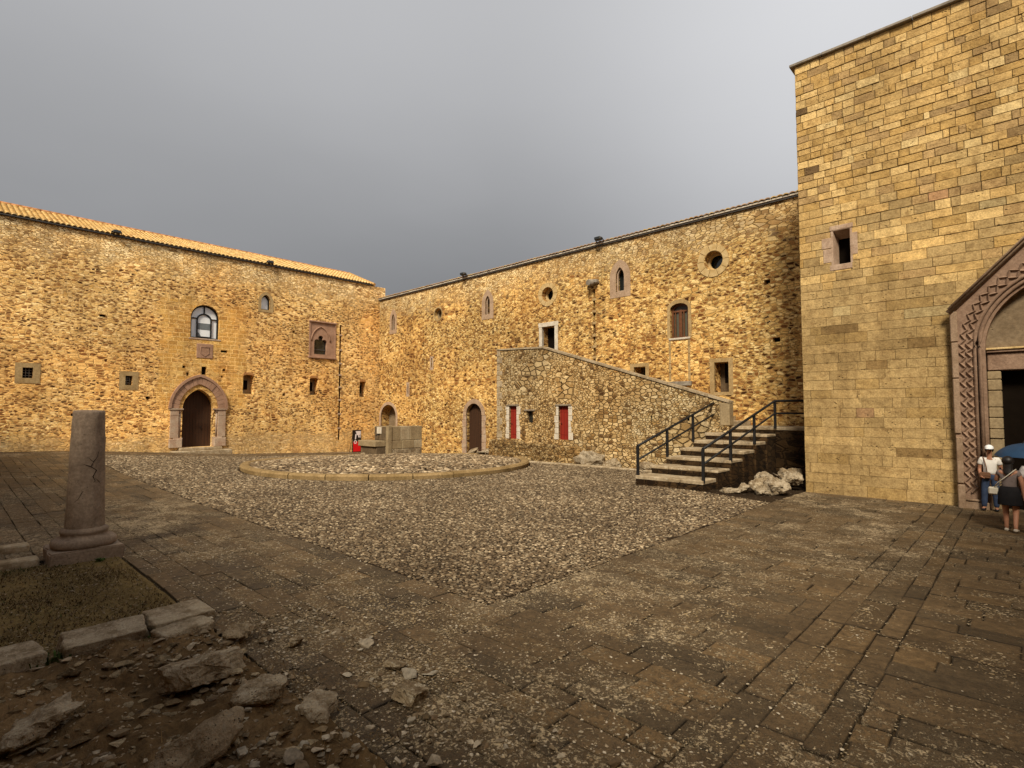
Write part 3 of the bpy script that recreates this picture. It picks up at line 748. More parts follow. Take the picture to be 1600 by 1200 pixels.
mb = tiled_roof(-.3, 34, -.18, HR + .14, 5.0, HR + .90, base=(0.66, 0.46, 0.30), amp=0.05)
mb.build('roof', [M['tile']], RW)
for p, g in ((s1, .27), (s2, .34), (s3, .38)):
    x0, x1, z0 = p[0][0], p[1][0], p[0][1]; zt = max(z for _, z in p)
    w = window_back(RW, p, .36, M['glass'], 'window', 'narrow pointed window in a grey-pink stone surround')
    mb = MB(); mb.ring(pointed_arch(x0 - g, x1 + g, z0 - .3, (z0 + zt) / 2 + .15, zt + .42), p, -.02, .1); mb.build('surround', M['slit_stone'], w, recalc=True)
    mb = MB(); mb.ring(p, pointed_arch(x0 + .07, x1 - .07, z0 + .07, zt - .45, zt - .10), .1, .16); mb.build('inner_moulding', M['pink_pale'], w, recalc=True)
for c, r, dep, ro in ((oc1, .42, .5, .52), (oc2, .44, .6, .72), (oc3, .46, .7, .76)):
    cx = sum(x for x, _ in c) / len(c); cz = sum(z for _, z in c) / len(c)
    w = MB(); flat(w, circle(cx, cz, r), dep - .02)
    w = w.build('window', M['fountain'] if r < .43 else M['glass'], RW, 'round window opening' if r < .43 else 'round window in a ring of cream wedge stones')
    ins = MB()
    if ro > .6:
        n = 10
        for k in range(n):
            a0 = 2 * math.pi * (k + .03) / n; a1 = 2 * math.pi * (k + .97) / n
            rr = ro * random.uniform(.95, 1.04)
            pts = [a0 + (a1 - a0) * q / 4 for q in range(5)]
            ins.ring([(cx + rr * math.cos(t), cz + rr * math.sin(t)) for t in pts], [(cx + r * math.cos(t), cz + r * math.sin(t)) for t in pts], -.035 + random.uniform(-.006, .006), .1, closed=False)
        ins.build('stone_ring', M['cream'], w, recalc=True)
    else:
        ins.ring(circle(cx, cz, ro), circle(cx, cz, r), -.012, .05); ins.build('stone_ring', M['kerb'], w, recalc=True)
    lin = MB(); lin.ring(circle(cx, cz, r - .001), circle(cx, cz, r * .72), dep * .55, dep * .75); lin.build('inner_ring', M['cream'] if ro > .6 else M['fountain'], w, recalc=True)
# upper door
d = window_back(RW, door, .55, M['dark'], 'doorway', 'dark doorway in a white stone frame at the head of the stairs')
mb = MB(); mb.box(17.30, 17.52, -.05, .15, 5.0, 7.64, bev=.012); mb.box(18.5, 18.74, -.05, .15, 5.0, 7.64, bev=.012); mb.box(17.26, 18.78, -.055, .15, 7.643, 7.9, bev=.012)
mb.build('frame', M['white_stone'], d)
# brown casement window
w = window_back(RW, win, .28, M['glass_green'], 'window', 'brown wooden casement under a flat arch')
mb = MB(); mb.ring(win, round_arch(25.9, 26.68, 6.28, 7.55, 12, .26), .19, .27); mb.box(26.24, 26.34, .185, .27, 6.25, 7.6); mb.box(25.85, 26.72, .2, .268, 7.5, 7.58)
for xx in (25.98, 26.42): mb.box(xx, xx + .04, .2, .266, 6.28, 7.5); mb.box(xx + .2, xx + .24, .2, .266, 6.28, 7.5)
mb.build('frame', M['brown_wood'], w, recalc=True)
mb = MB(); mb.box(25.74, 26.86, -.06, .25, 6.1, 6.2, bev=.015); mb.build('sill', M['white_stone'], w)
mb = MB(); mb.ring(round_arch(25.66, 26.92, 6.2, 7.62, 12, .48), win, -.012, .2); mb.build('surround', M['kerb'], w, recalc=True)
mb = MB(); flat(mb, [(25.86, 7.58), (26.72, 7.58)] + [(26.29 + .43 * math.cos(math.pi * k / 8), 7.58 + .26 * math.sin(math.pi * k / 8)) for k in range(9)], .262); mb.build('fanlight_panel', M['lampgrey'], w)
# blocked opening below it: two flush dressed strips and a slab
for xx in (25.72, 26.72):
    mb = MB()
    for z in np.arange(4.12, 6.0, .42): mb.box(xx, xx + .12, -.02, .05, z, z + .40, bev=.01)
    mb.build('jamb_strip', M['kerb'], RW)
mb = MB(); mb.box(25.5, 26.9, -.14, .1, 3.84, 4.06, bev=.02); mb.build('sill_slab', M['coping'], RW)
for p in (m1, m2):
    x0, x1, z0, z1 = p[0][0], p[1][0], p[0][1], p[2][1]
    w = window_back(RW, p, .68, M['fountain_dark'], 'window', 'small deep-set window with splayed stone jambs')
    mb = MB(); mb.quad((x0 + .22, .66, z0 + .45), (x1, .66, z0 + .45), (x1, .66, z1), (x0 + .22, .66, z1)); mb.build('slit', M['dark'], w)
    mb = MB(); mb.ring(rect(x0 - .22, x1 + .2, z0 - .15, z1 + .18), p, -.015, .1); mb.build('surround', M['kerb'], w, recalc=True)
window_back(RW, chase2, .215, M['dark'], 'drain_chase')
for zz in (5.5, 6.1, 6.72, 7.4, 8.06, 8.72):
    mb = MB(); mb.box(21.16, 21.42, -.015, .2, zz, zz + .15, bev=.015); mb.build('bridging_stone', M['kerb'], RW)
mb = MB(); mb.tube([(21.29, .1, 9.75), (21.29, -.55, 9.66)], [.2, .16], 8); mb.box(20.95, 21.63, -.3, .1, 9.62, 9.86, bev=.06); mb.build('water_spout', M['coping'], RW)
for p in [sl1, sl2] + put2: window_back(RW, p, .28, M['dark'], 'putlog_hole')
for p in (sl1, sl2):
    (x0, z0), (x1, z1) = p[0], p[2]; mb = MB(); mb.ring(rect(x0 - .14, x1 + .12, z0 - .18, z1 + .14), p, -.012, .05); mb.build('slit_surround', M['pink_pale'], RW, recalc=True)
w = window_back(RW, nich, .78, M['tympanum'], 'niche', 'blind round-headed niche in the corner')
mb = MB(); mb.ring(round_arch(.12, 2.68, .9, 2.2, 14, 1.18), nich, -.02, .1); mb.build('surround', M['pink_pale'], w, recalc=True)
d = window_back(RW, adoor, .3, M['wood'], 'door', 'dark plank door under a round arch')
arc_o = round_arch(10.40, 12.60, -.35, 2.35, 16, 1.10)[2:]; arc_i = adoor[2:]
voussoirs(arc_o, arc_i, 11, -.03, .1, 'arch_stones', M['slit_stone'], d)
for xa, xb in ((10.40, 10.72), (12.28, 12.60)):
    mb = MB(); z = -.35
    while z < 2.3:
        h = random.uniform(.35, .55); h = min(h, 2.345 - z); e = random.uniform(0, .1)
        mb.box(xa - (e if xa < 11 else 0), xb + (e if xa > 11 else 0), -.03, .1, z, z + h - .012, bev=.015); z += h
    mb.build('jamb', M['pink_pale'], d)
mb = MB(); mb.tube([(11.95, .28, .95), (11.95, .2, .95), (11.95, .2, 1.12)], .02, 6); mb.build('handle', M['iron'], d)
floodlight('dark floodlight on the right wing eave above the narrow pointed window', 10.77, -.1, HR + .12, 'R', FG)
floodlight('dark floodlight on the right wing eave standing clear against the sky', 21.86, -.1, HR + .12, 'R', FG)

# ================================================================== CHAPEL TOWER
TX, TY = 33.2, -5.28
TW = thing('chapel_tower', 'massive golden ashlar tower with zigzag gabled portal', 'tower', (TX, TY, 0), 'R')
HT = 14.2
winr = rect(TX + 1.04, TX + 1.40, 7.33, 8.16)
win_out = rect(TX + .99, TX + 1.46, 7.26, 8.36)
mb = MB()
wall_sheet(mb, rect(TX + .01, TX + 24, -.3, HT), [(win_out, .02), (rect(TX + 4.5, TX + 8.36, -.3, 5.9), .02)], y=TY + .012)
core = mb
# side faces and top
core.quad((TX + .01, TY + .012, -.3), (TX + .01, 1.0, -.3), (TX + .01, 1.0, HT), (TX + .01, TY + .012, HT))
core.quad((TX + 24, 1.0, -.3), (TX + 24, TY + .012, -.3), (TX + 24, TY + .012, HT), (TX + 24, 1.0, HT))
core.quad((TX, TY + .02, HT), (TX + 24, TY + .02, HT), (TX + 24, 1.0, HT), (TX, 1.0, HT))
core.quad((TX + 24, 1.0, -.3), (TX, 1.0, -.3), (TX, 1.0, HT), (TX + 24, 1.0, HT))
tw = core.build('wall', M['mortar'], TW)
def sub_rect(r, h):
    x0, x1, z0, z1 = r; a0, a1, b0, b1 = h
    if x1 <= a0 or x0 >= a1 or z1 <= b0 or z0 >= b1: return [r]
    out = []
    if x0 < a0: out.append((x0, a0, z0, z1))
    if x1 > a1: out.append((a1, x1, z0, z1))
    c0, c1 = max(x0, a0), min(x1, a1)
    if z0 < b0: out.append((c0, c1, z0, b0))
    if z1 > b1: out.append((c0, c1, b1, z1))
    return out
def ashlar(L, Z0, Z1, holes, upper):
    """list of block rectangles and colours"""
    res = []; z = Z0
    while z < Z1 - .05:
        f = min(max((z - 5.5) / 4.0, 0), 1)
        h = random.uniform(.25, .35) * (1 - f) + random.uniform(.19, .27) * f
        if random.random() < .12 and f < .5: h *= .6
        if Z1 - z - h < .16: h = Z1 - z
        x = -random.uniform(0, .5)
        while x < L:
            l = random.uniform(.40, 1.25) * (1 - f) + random.uniform(.25, .62) * f
            if random.random() < .15: l *= .5
            pieces = [(max(x, 0), min(x + l, L), z, z + h)] if x + l > .03 else []
            for hl in holes: pieces = [q for p in pieces for q in sub_rect(p, hl)]
            for p in pieces:
                if p[1] - p[0] < .03 or p[3] - p[2] < .03: continue
                r = random.random()
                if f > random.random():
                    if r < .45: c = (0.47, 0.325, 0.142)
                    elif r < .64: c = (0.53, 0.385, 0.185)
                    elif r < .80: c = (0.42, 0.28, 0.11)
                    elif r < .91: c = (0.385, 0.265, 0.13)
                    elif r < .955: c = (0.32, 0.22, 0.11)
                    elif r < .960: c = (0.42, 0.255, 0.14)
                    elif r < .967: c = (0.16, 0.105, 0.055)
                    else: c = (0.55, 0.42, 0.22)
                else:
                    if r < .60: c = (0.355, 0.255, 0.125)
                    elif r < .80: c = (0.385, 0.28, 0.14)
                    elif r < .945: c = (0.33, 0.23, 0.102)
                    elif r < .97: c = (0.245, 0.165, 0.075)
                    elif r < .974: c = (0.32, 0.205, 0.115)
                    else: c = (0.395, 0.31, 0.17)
                k = random.uniform(.88, 1.10)
                res.append((p, tuple(k * q for q in c), f))
            x += l
        z += h
    return res
def blocks_front(mb, x0, y, lst):
    for (a, b, c, d), col, f in lst:
        g = random.uniform(.001, .004) + .006 * f * random.random(); j = random.uniform(-.012, .010) * (.35 + f); bv = random.uniform(.004, .008) + .009 * f * random.random()
        jit = lambda: random.uniform(-.007, .007) * (.4 + f)
        P0 = [(x0 + a + g, y + .03, c + g), (x0 + b - g, y + .03, c + g), (x0 + b - g, y + .03, d - g), (x0 + a + g, y + .03, d - g)]
        F = [(x0 + a + g + jit() * .4, y + bv + j, c + g + jit() * .4), (x0 + b - g + jit() * .4, y + bv + j, c + g + jit() * .4), (x0 + b - g + jit() * .4, y + bv + j, d - g + jit() * .4), (x0 + a + g + jit() * .4, y + bv + j, d - g + jit() * .4)]
        I = [(F[0][0] + bv, y + j, F[0][2] + bv), (F[1][0] - bv, y + j, F[1][2] + bv), (F[2][0] - bv, y + j, F[2][2] - bv), (F[3][0] + bv, y + j, F[3][2] - bv)]
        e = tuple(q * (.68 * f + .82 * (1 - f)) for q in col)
        p = [mb.vert(q, e) for q in P0]; q = [mb.vert(v, e) for v in F]; r = [mb.vert(v, col) for v in I]
        mb.face(r)
        for s in range(4):
            t = (s + 1) % 4
            mb.face((p[s], p[t], q[t], q[s])); mb.face((q[s], q[t], r[t], r[s]))
mb = MB()
blocks_front(mb, TX, TY - .012, ashlar(24, -.02, HT, [(.99, 1.46, 7.26, 8.36), (4.5, 8.36, -.3, 5.85), (4.78, 8.08, 5.8, 6.2)], 0))
bl = mb.build('ashlar_blocks', M['ashlar'], tw)
# side courses (left flank)
mb = MB(); blocks_front(mb, 0, -.012, ashlar(6.2, -.02, HT, [], 0))
mb.v = [(TX + y, -x + 1.0 - .02, z) for x, y, z in mb.v]
mb.f = [f for f in mb.f]
mb.build('flank_blocks', M['ashlar'], tw, recalc=False)
mb = MB(); xx = TX - .14
while xx < TX + 24:
    l = random.uniform(.8, 1.3); mb.box(xx, xx + l - .012, TY - .12 + random.uniform(-.012, .012), TY + .6, HT + .003, HT + .09 + random.uniform(-.01, .01), bev=.015); xx += l
mb.box(TX - .14, TX + .5, TY + .61, 1.0, HT + .003, HT + .09, bev=.015)
mb.build('coping', M['coping'], TW)
# slit window with its splayed pink surround
w = window_back(TW, rect(TX + 1.04, TX + 1.46, 7.26, 8.2), TY + .5, M['dark'], 'window', 'small slit window in a splayed pink stone surround')
mb = MB(); X = TX
mb.hexa([(X + .99, TY - .02, 8.36), (X + 1.46, TY - .02, 8.36), (X + 1.46, TY + .4, 8.16), (X + .99, TY + .4, 8.16), (X + .99, TY - .02, 8.5), (X + 1.46, TY - .02, 8.5), (X + 1.46, TY + .4, 8.5), (X + .99, TY + .4, 8.5)])
mb.hexa([(X + .93, TY - .02, 7.26), (X + .99, TY - .02, 7.26), (X + 1.06, TY + .4, 7.26), (X + .93, TY + .4, 7.26), (X + .93, TY - .02, 8.36), (X + .99, TY - .02, 8.36), (X + 1.06, TY + .4, 8.36), (X + .93, TY + .4, 8.36)])
mb.hexa([(X + 1.46, TY - .02, 7.26), (X + 1.52, TY - .02, 7.26), (X + 1.52, TY + .4, 7.26), (X + 1.40, TY + .4, 7.26), (X + 1.46, TY - .02, 8.36), (X + 1.52, TY - .02, 8.36), (X + 1.52, TY + .4, 8.36), (X + 1.40, TY + .4, 8.36)])
mb.box(X + .70, X + .985, TY - .026, TY + .05, 7.36, 7.80, bev=.012); mb.box(X + .66, X + .985, TY - .024, TY + .05, 7.82, 8.16, bev=.012); mb.box(X + .90, X + 1.55, TY - .03, TY + .05, 8.37, 8.52, bev=.012)
mb.box(X + .88, X + 1.5, TY - .03, TY + .2, 7.08, 7.26, bev=.012); mb.box(X + 1.465, X + 1.66, TY - .026, TY + .05, 7.5, 8.2, bev=.012)
mb.build('surround', M['frame_stone'], w)

# portal: slab with gable, chevrons, mouldings
PX = TX + 6.43; SP = 4.29
gab = [(TX + 3.86, -.1), (TX + 9.0, -.1), (TX + 9.0, 5.38), (PX, 8.02), (TX + 3.86, 5.38)]
def half_round(R, z0=-.1, n=24, zs=SP): return [(PX - R, z0), (PX + R, z0)] + [(PX + R * math.cos(math.pi * k / n), zs + R * math.sin(math.pi * k / n)) for k in range(n + 1)]
YF = TY - .22
mb = MB(); wall_sheet(mb, gab, [(half_round(2.14), .12)], y=YF)
n = len(gab)
for i in range(n):
    j = (i + 1) % n; (xa, za), (xb, zb) = gab[i], gab[j]
    mb.quad((xb, YF, zb), (xa, YF, za), (xa, TY + .05, za), (xb, TY + .05, zb))
por = mb.build('portal', M['pink_portal'], TW, 'gabled portal with zigzag carving around a round arch')
# roll mouldings round the arch
mb = MB()
for R, y, r in ((2.12, YF + .03, .055), (2.02, YF + .10, .06)):
    path = [(PX - R, y, 0.1), (PX - R, y, SP)] + [(PX - R * math.cos(math.pi * k / 28), y, SP + R * math.sin(math.pi * k / 28)) for k in range(1, 28)] + [(PX + R, y, SP), (PX + R, y, .1)]
    mb.tube(path, r, 8)
mb.build('roll_moulding', M['pink_portal'], por)
mb = MB(); mb.ring(half_round(2.15)[1:], half_round(1.89)[1:], YF + .14, TY + .45, closed=False)
mb.build('arch_stones', M['pink_portal'], por, recalc=True)
mb = MB()
for sgn in (-1, 1):
    xa = PX + sgn * 1.89; xb = PX + sgn * 2.15
    mb.quad((min(xa, xb), YF + .142, -.1), (max(xa, xb), YF + .142, -.1), (max(xa, xb), YF + .142, SP), (min(xa, xb), YF + .142, SP))
    mb.quad((xa, YF + .142, -.1), (xa, TY + .45, -.1), (xa, TY + .45, SP), (xa, YF + .142, SP))
    mb.build('jamb', M['pink_portal'], por); mb = MB()
mb = MB(); h = [(PX + 1.95 * math.cos(math.pi * k / 24), SP + 1.95 * math.sin(math.pi * k / 24)) for k in range(25)]; flat(mb, h, TY + .22)
mb.build('tympanum', M['tympanum'], por)
mb = MB(); mb.box(PX - 1.89, PX + 1.89, TY + .04, TY + .3, SP - .03, SP + .03, bev=.015, mi=1); mb.box(PX - 1.88, PX + 1.88, TY + .08, TY + .3, SP - .10, SP - .032, bev=.015); mb.box(PX - 1.87, PX + 1.87, TY + .15, TY + .45, 3.71, SP - .11, bev=.02)
mb.build('lintel', [M['pink_portal'], M['cream']], por)
for sgn in (-1, 1):
    z = -.1; mb = MB()
    while z < 3.7:
        hh = min(random.uniform(.25, .5), 3.7 - z); a, b = PX + sgn * 1.60, PX + sgn * 1.885
        mb.box(min(a, b), max(a, b), TY + .16 + random.uniform(-.02, .02), TY + .6, z, z + hh - .01, bev=.02); z += hh
    mb.build('inner_jamb', M['fountain'], por)
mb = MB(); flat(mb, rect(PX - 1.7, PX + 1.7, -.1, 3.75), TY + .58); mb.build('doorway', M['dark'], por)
mb = MB()
path = [(TX + 3.94, YF - .02, .0), (TX + 3.94, YF - .02, 5.36)]
mb.box(TX + 3.86, TX + 4.0, YF - .06, YF + .05, .65, 1.9, bev=.02); mb.box(TX + 3.84, TX + 3.98, YF - .05, YF + .05, 2.0, 3.5, bev=.02); mb.box(TX + 3.84, TX + 3.98, YF - .06, YF + .05, 3.52, 4.5, bev=.02); mb.box(TX + 3.83, TX + 3.99, YF - .05, YF + .05, 4.52, 5.36, bev=.02)
mb.tube([(TX + 3.80, YF - .05, 5.33), (PX, YF - .05, 8.07), (TX + 9.06, YF - .05, 5.33)], .075, 8)
mb.tube([(TX + 3.82, YF - .12, 5.42), (PX, YF - .12, 8.17), (TX + 9.04, YF - .12, 5.42)], .045, 8)
mb.box(TX + 8.86, TX + 9.0, YF - .06, YF + .05, .2, 5.36, bev=.02)
mb.box(TX + 3.86, TX + 4.02, YF - .1, YF + .05, -.1, .62, bev=.02); mb.box(TX + 3.86, TX + 4.5, YF - .06, YF + .05, -.1, .18, bev=.02); mb.tube([(TX + 4.02, YF - .05, .22), (TX + 4.35, YF - .05, .22)], .035, 6)
mb.build('gable_moulding', M['portal_edge'], por)
# chevrons along jamb and arch
def chevron(R, amp, rad, step, y, mb):
    path = []
    s = 0; zb = .42
    while zb + s < SP: path.append(((PX - R), zb + s, (1, 0))); s += step
    na = int(math.pi * R / step)
    for k in range(na + 1):
        t = math.pi * k / na; path.append((PX - R * math.cos(t), SP + R * math.sin(t), (math.cos(t), -math.sin(t))))
    s = 0
    pts = [(x + n_[0] * amp * (1 if k % 2 else -1), z + n_[1] * amp * (1 if k % 2 else -1)) for k, (x, z, n_) in enumerate(path)]
    for (xa, za), (xb, zb_) in zip(pts, pts[1:]):
        d = Vector((xb - xa, zb_ - za)); nn = Vector((-d.y, d.x)).normalized() * rad
        a0 = (xa + nn.x, y, za + nn.y); a1 = (xa - nn.x, y, za - nn.y); at = (xa, y - rad * 1.5, za)
        b0 = (xb + nn.x, y, zb_ + nn.y); b1 = (xb - nn.x, y, zb_ - nn.y); bt = (xb, y - rad * 1.5, zb_)
        i = [mb.vert(p) for p in (a0, a1, at, b0, b1, bt)]
        mb.face((i[0], i[2], i[5], i[3])); mb.face((i[2], i[1], i[4], i[5])); mb.face((i[0], i[1], i[2])); mb.face((i[3], i[5], i[4]))
mb = MB(); chevron(2.22, .055, .042, .135, YF - .001, mb); chevron(2.36, .055, .035, .135, YF - .001, mb)
mb.build('zigzag_carving', M['pink_portal'], por, recalc=True)

# ================================================================== UNSEEN WINGS BEHIND THE CAMERA, ADDED TO SHADE THE COURT
BW = thing('castle_wing', 'unseen rubble wing opposite the staircase, placed to shade the foreground', 'castle wing', (25, -30.2, 0), 'R')
mb = MB(); mb.box(-2, 62, -40, -30.2, -1, 10.3); mb.build('wall', M['rubble_right'], BW)
BW2 = thing('castle_wing', 'unseen rubble wing opposite the long tiled wing, added to shade foreground and tower', 'castle wing', (43.5, -18, 0), 'R')
mb = MB(); mb.box(43.5, 53, -30.18, -5.6, -1, 11.0); mb.build('wall', M['rubble_right'], BW2)

# ================================================================== STAIRCASE BLOCK
ST = thing('stone_staircase', 'outdoor stone staircase with rubble parapet, red doors and broad lower steps', 'staircase', (24, -3, 0), 'R')
V0 = -2.6
out = [(16.3, -.5), (29.64, -.5), (29.64, 2.95), (19.8, 5.96), (16.3, 6.12)]
r1 = rect(17.27, 17.84, 1.08, 2.9); r2 = rect(20.82, 21.46, 1.15, 2.88); wd = rect(18.6, 19.06, 2.0, 2.62)
slits = [rect(20.98, 21.06, 3.7, 4.15), rect(23.1, 23.18, 2.05, 2.5), rect(23.97, 24.05, 2.45, 2.8), rect(26.13, 26.21, 2.0, 2.4), rect(21.25, 21.45, .42, .62), rect(27.8, 27.98, 2.2, 2.4)]
mb = MB(); wall_sheet(mb, out, [(r1, .25), (r2, .25), (wd, .3)] + [(s, .2) for s in slits], y=V0)
# left end, parapet thickness and inner face
def wall_edge(mb, pts, y0, y1):
    for (xa, za), (xb, zb) in zip(pts, pts[1:]): mb.quad((xb, y0, zb), (xa, y0, za), (xa, y1, za), (xb, y1, zb))
mb.quad((16.3, V0, -.5), (16.3, V0, 6.12), (16.3, -.01, 6.12), (16.3, -.01, -.5))
wall_edge(mb, [(29.64, -.5), (29.64, 2.95)], V0, V0 + .4)
mb.face([mb.vert((x, V0 + .4, z)) for x, z in [(16.3, 4.2), (29.64, 1.2), (29.64, 2.95), (19.8, 5.96), (16.3, 6.12)]][::-1])
mb.build('parapet_wall', M['rubble_block'], ST)
mb = MB()
pts = [(29.7, 2.95), (19.8, 5.98), (16.25, 6.14)]
for (xa, za), (xb, zb) in zip(pts, pts[1:]):
    d = Vector((xb - xa, zb - za)); n_ = max(1, int(d.length / .9))
    for k in range(n_):
        p0 = (xa + d.x * k / n_, za + d.y * k / n_); p1 = (xa + d.x * (k + .985) / n_, za + d.y * (k + .985) / n_)
        jj = random.uniform(-.012, .012)
        mb.hexa([(p1[0], V0 - .05, p1[1] + .0), (p0[0], V0 - .05, p0[1] + .0), (p0[0], V0 + .45, p0[1] + .0), (p1[0], V0 + .45, p1[1] + .0),
                 (p1[0], V0 - .05, p1[1] + .09 + jj), (p0[0], V0 - .05, p0[1] + .09 + jj), (p0[0], V0 + .45, p0[1] + .09 + jj), (p1[0], V0 + .45, p1[1] + .09 + jj)])
mb.build('coping', M['step'], ST)
# corner quoins of the block
mb = MB(); z = .1
k = 0
while z < 5.9:
    h = random.uniform(.25, .42); l = .42 if k % 2 else .24; mb.box(16.28, 16.3 + l, V0 - .02, V0 + .3, z, z + h - .015, bev=.02); z += h; k += 1
mb.build('corner_stones', M['step'], ST)
for p, lab in ((r1, 'narrow red door beside the small dark window'), (r2, 'red door below the middle of the sloping parapet')):
    (x0, z0), (x1, z1) = p[0], p[2]
    mb = MB(); flat(mb, p, V0 + .14); d = mb.build('door', M['red'], ST, lab)
    mb = MB(); mb.box(x0 - .22, x1 + .2, V0 - .05, V0 + .2, z1, z1 + .1, bev=.02); mb.build('lintel', M['grey_stone'], d)
    for sgn in (-1, 1):
        mb = MB(); z = z0
        while z < z1 - .05:
            h = min(random.uniform(.25, .4), z1 - z); e = random.uniform(.14, .3)
            mb.box(x0 - e if sgn < 0 else x1, x0 if sgn < 0 else x1 + e, V0 - .018, V0 + .1, z, z + h - .012, bev=.015); z += h
        mb.build('jamb', M['white_stone'], d)
    mb = MB(); mb.tube([(x0 + .09, V0 + .14, z0 + .85), (x0 + .09, V0 + .08, z0 + .85), (x0 + .17, V0 + .08, z0 + .85)], .015, 6); mb.build('handle', M['iron'], d)
    for zz in (z0 + .25, z1 - .3):
        mb = MB(); mb.box(x0 + .02, x1 - .06, V0 + .128, V0 + .139, zz, zz + .05); mb.build('hinge_strap', M['red'], d)
w = window_back(ST, wd, V0 + .22, M['glass'], 'window', 'small dark window between the red doors')
mb = MB(); mb.box(18.42, 19.2, V0 - .05, V0 + .2, 2.62, 2.72, bev=.02); mb.build('lintel', M['grey_stone'], w)
for s in slits: window_back(ST, s, V0 + .18, M['dark'], 'vent_slit')
# lower flight: broad steps running up from the court (u 29.0..31.0), v 7.3 -> 2.4
SX0, SX1 = 28.95, 31.05
NST = 7; z0s = gz(30, 8.4); zt = 2.0; vf = 8.2; vt = 2.3
def sx0(v): return 28.66 + (29.02 - 28.66) * (vf - v) / (vf - vt)
def sx1(v): return 31.05 + (31.42 - 31.05) * (vf - v) / (vf - vt)
mb = MB(); sd = MB()
for k in range(NST):
    za = z0s + (zt - z0s) * (k + 1) / NST; v0 = vf - (vf - vt) * k / (NST - 1 + 1e-9) if k < NST - 1 else vt
    v1 = vf - (vf - vt) * (k + 1) / (NST - 1) if k < NST - 1 else 0.0
    # tread slabs in two or three stones
    SX0, SX1 = sx0(v0), sx1(v0)
    cuts = [SX0 - .02] + sorted(random.uniform(SX0 + .5, SX1 - .5) for _ in range(random.choice((1, 2)))) + [SX1 + .012]
    for a, b in zip(cuts, cuts[1:]):
        if k < NST - 1: mb.box(a, b - .008, -v0 - random.uniform(.0, .03), -v1 + .06, za - random.uniform(.09, .13), za + random.uniform(-.012, .012), bev=.02)
    if k < NST - 1: sd.box(SX0 + .01, SX1 - .005, -v0, -v1, -.3, za - .085)
mb.box(28.99, TX - .02, -vt - .03, -vt + .35, zt - .13, zt, bev=.02)
mb.box(29.66, TX - .02, -vt + .36, -.02, zt - .1, zt - .004, bev=.01)
mb.build('steps', M['step'], ST)
sd.build('step_flank', M['rubble_shaded'], ST)  # flank shade comes from the darkened stone colour
mb = MB(); mb.box(29.66, TX - .01, -vt, -.01, -.3, zt - .12); mb.build('platform_wall', M['rubble_shaded'], ST)
# upper flight behind the parapet
mb = MB(); n_ = 15
for k in range(n_):
    xa = 29.6 - (29.6 - 19.8) * k / n_; xb = 29.6 - (29.6 - 19.8) * (k + 1) / n_; zz = zt + (5.0 - zt) * (k + 1) / n_
    mb.box(xb, xa, V0 + .41, -.01, zz - .3, zz, bev=.012)
mb.box(16.32, 19.79, V0 + .41, -.01, 4.7, 5.0, bev=.01)
mb.build('upper_steps', M['step'], ST)
mb = MB(); mb.box(29.30, 29.70, V0 - .03, V0 + .42, zt + .02, 2.95, bev=.03); mb.build('end_pier', M['fountain'], ST)

# handrails
def handrail(label, uf, posts, extra=None):
    u = uf(posts[0][0])
    t = thing('handrail', label, 'handrail', (u, -vf, z0s), 'R', 'black iron handrails of the stairs')
    tops = []
    for v, z in posts:
        u = uf(v); mb = MB(); mb.box(u - .042, u + .042, -v - .042, -v + .042, z - .05, z + 1.02, bev=.006); mb.build('post', M['iron'], t); tops.append((u, -v, z + 1.02))
    mb = MB(); mb.tube(tops + ([(extra[0], -extra[1], tops[-1][2])] if extra else []), .046, 8); mb.build('top_rail', M['iron'], t)
    mids = [(x, y, z - .48) for x, y, z in tops]
    mb = MB(); mb.tube(mids + ([(extra[0], -extra[1], mids[-1][2])] if extra else []), .036, 8); mb.build('mid_rail', M['iron'], t)
def step_z(v): return z0s + .2 + (zt - z0s - .2) * (vf - v) / (vf - vt)
def posts_at(vs): return [(v, step_z(v) + .02) for v in vs]
handrail('left black iron handrail against the rubble parapet', lambda v: sx0(v) + .03, posts_at((8.1, 6.2, 4.3, 2.42)))
handrail('right black iron handrail turning along the platform to the tower', lambda v: sx1(v) - .03, posts_at((8.1, 6.2, 4.3, 2.4)), (33.2, 2.4))

# ================================================================== GROUND
def ground_patch(name, a0, a1, b0, b1, step, mat, dz=0.0, rough=0.0, keep=None, nsc=1.0):
    mb = MB(); na = max(1, int((a1 - a0) / step)); nb = max(1, int((b1 - b0) / step)); idx = {}
    for i in range(na + 1):
        for j in range(nb + 1):
            a = a0 + (a1 - a0) * i / na; b = b0 + (b1 - b0) * j / nb
            z = gz(a, b) + dz
            if rough: z = max(z - dz, z + rough * (noise.fractal(Vector((a * nsc, b * nsc, 3.1)), 0.8, 2.1, 5)))
            idx[i, j] = mb.vert((a, -b, z))
    for i in range(na):
        for j in range(nb):
            f = (idx[i, j], idx[i, j + 1], idx[i + 1, j + 1], idx[i + 1, j])
            mb.face(f, 0, True)
    o = mb.build(name, mat, kind='structure'); return place_R(o)
ground_patch('ground', -160, 240, -160, 220, 4.0, M['earth'], -.09)
ground_patch('courtyard_ground', -.2, 56, -.2, 36.6, .5, M['earth'], -.032)

CIRC = None
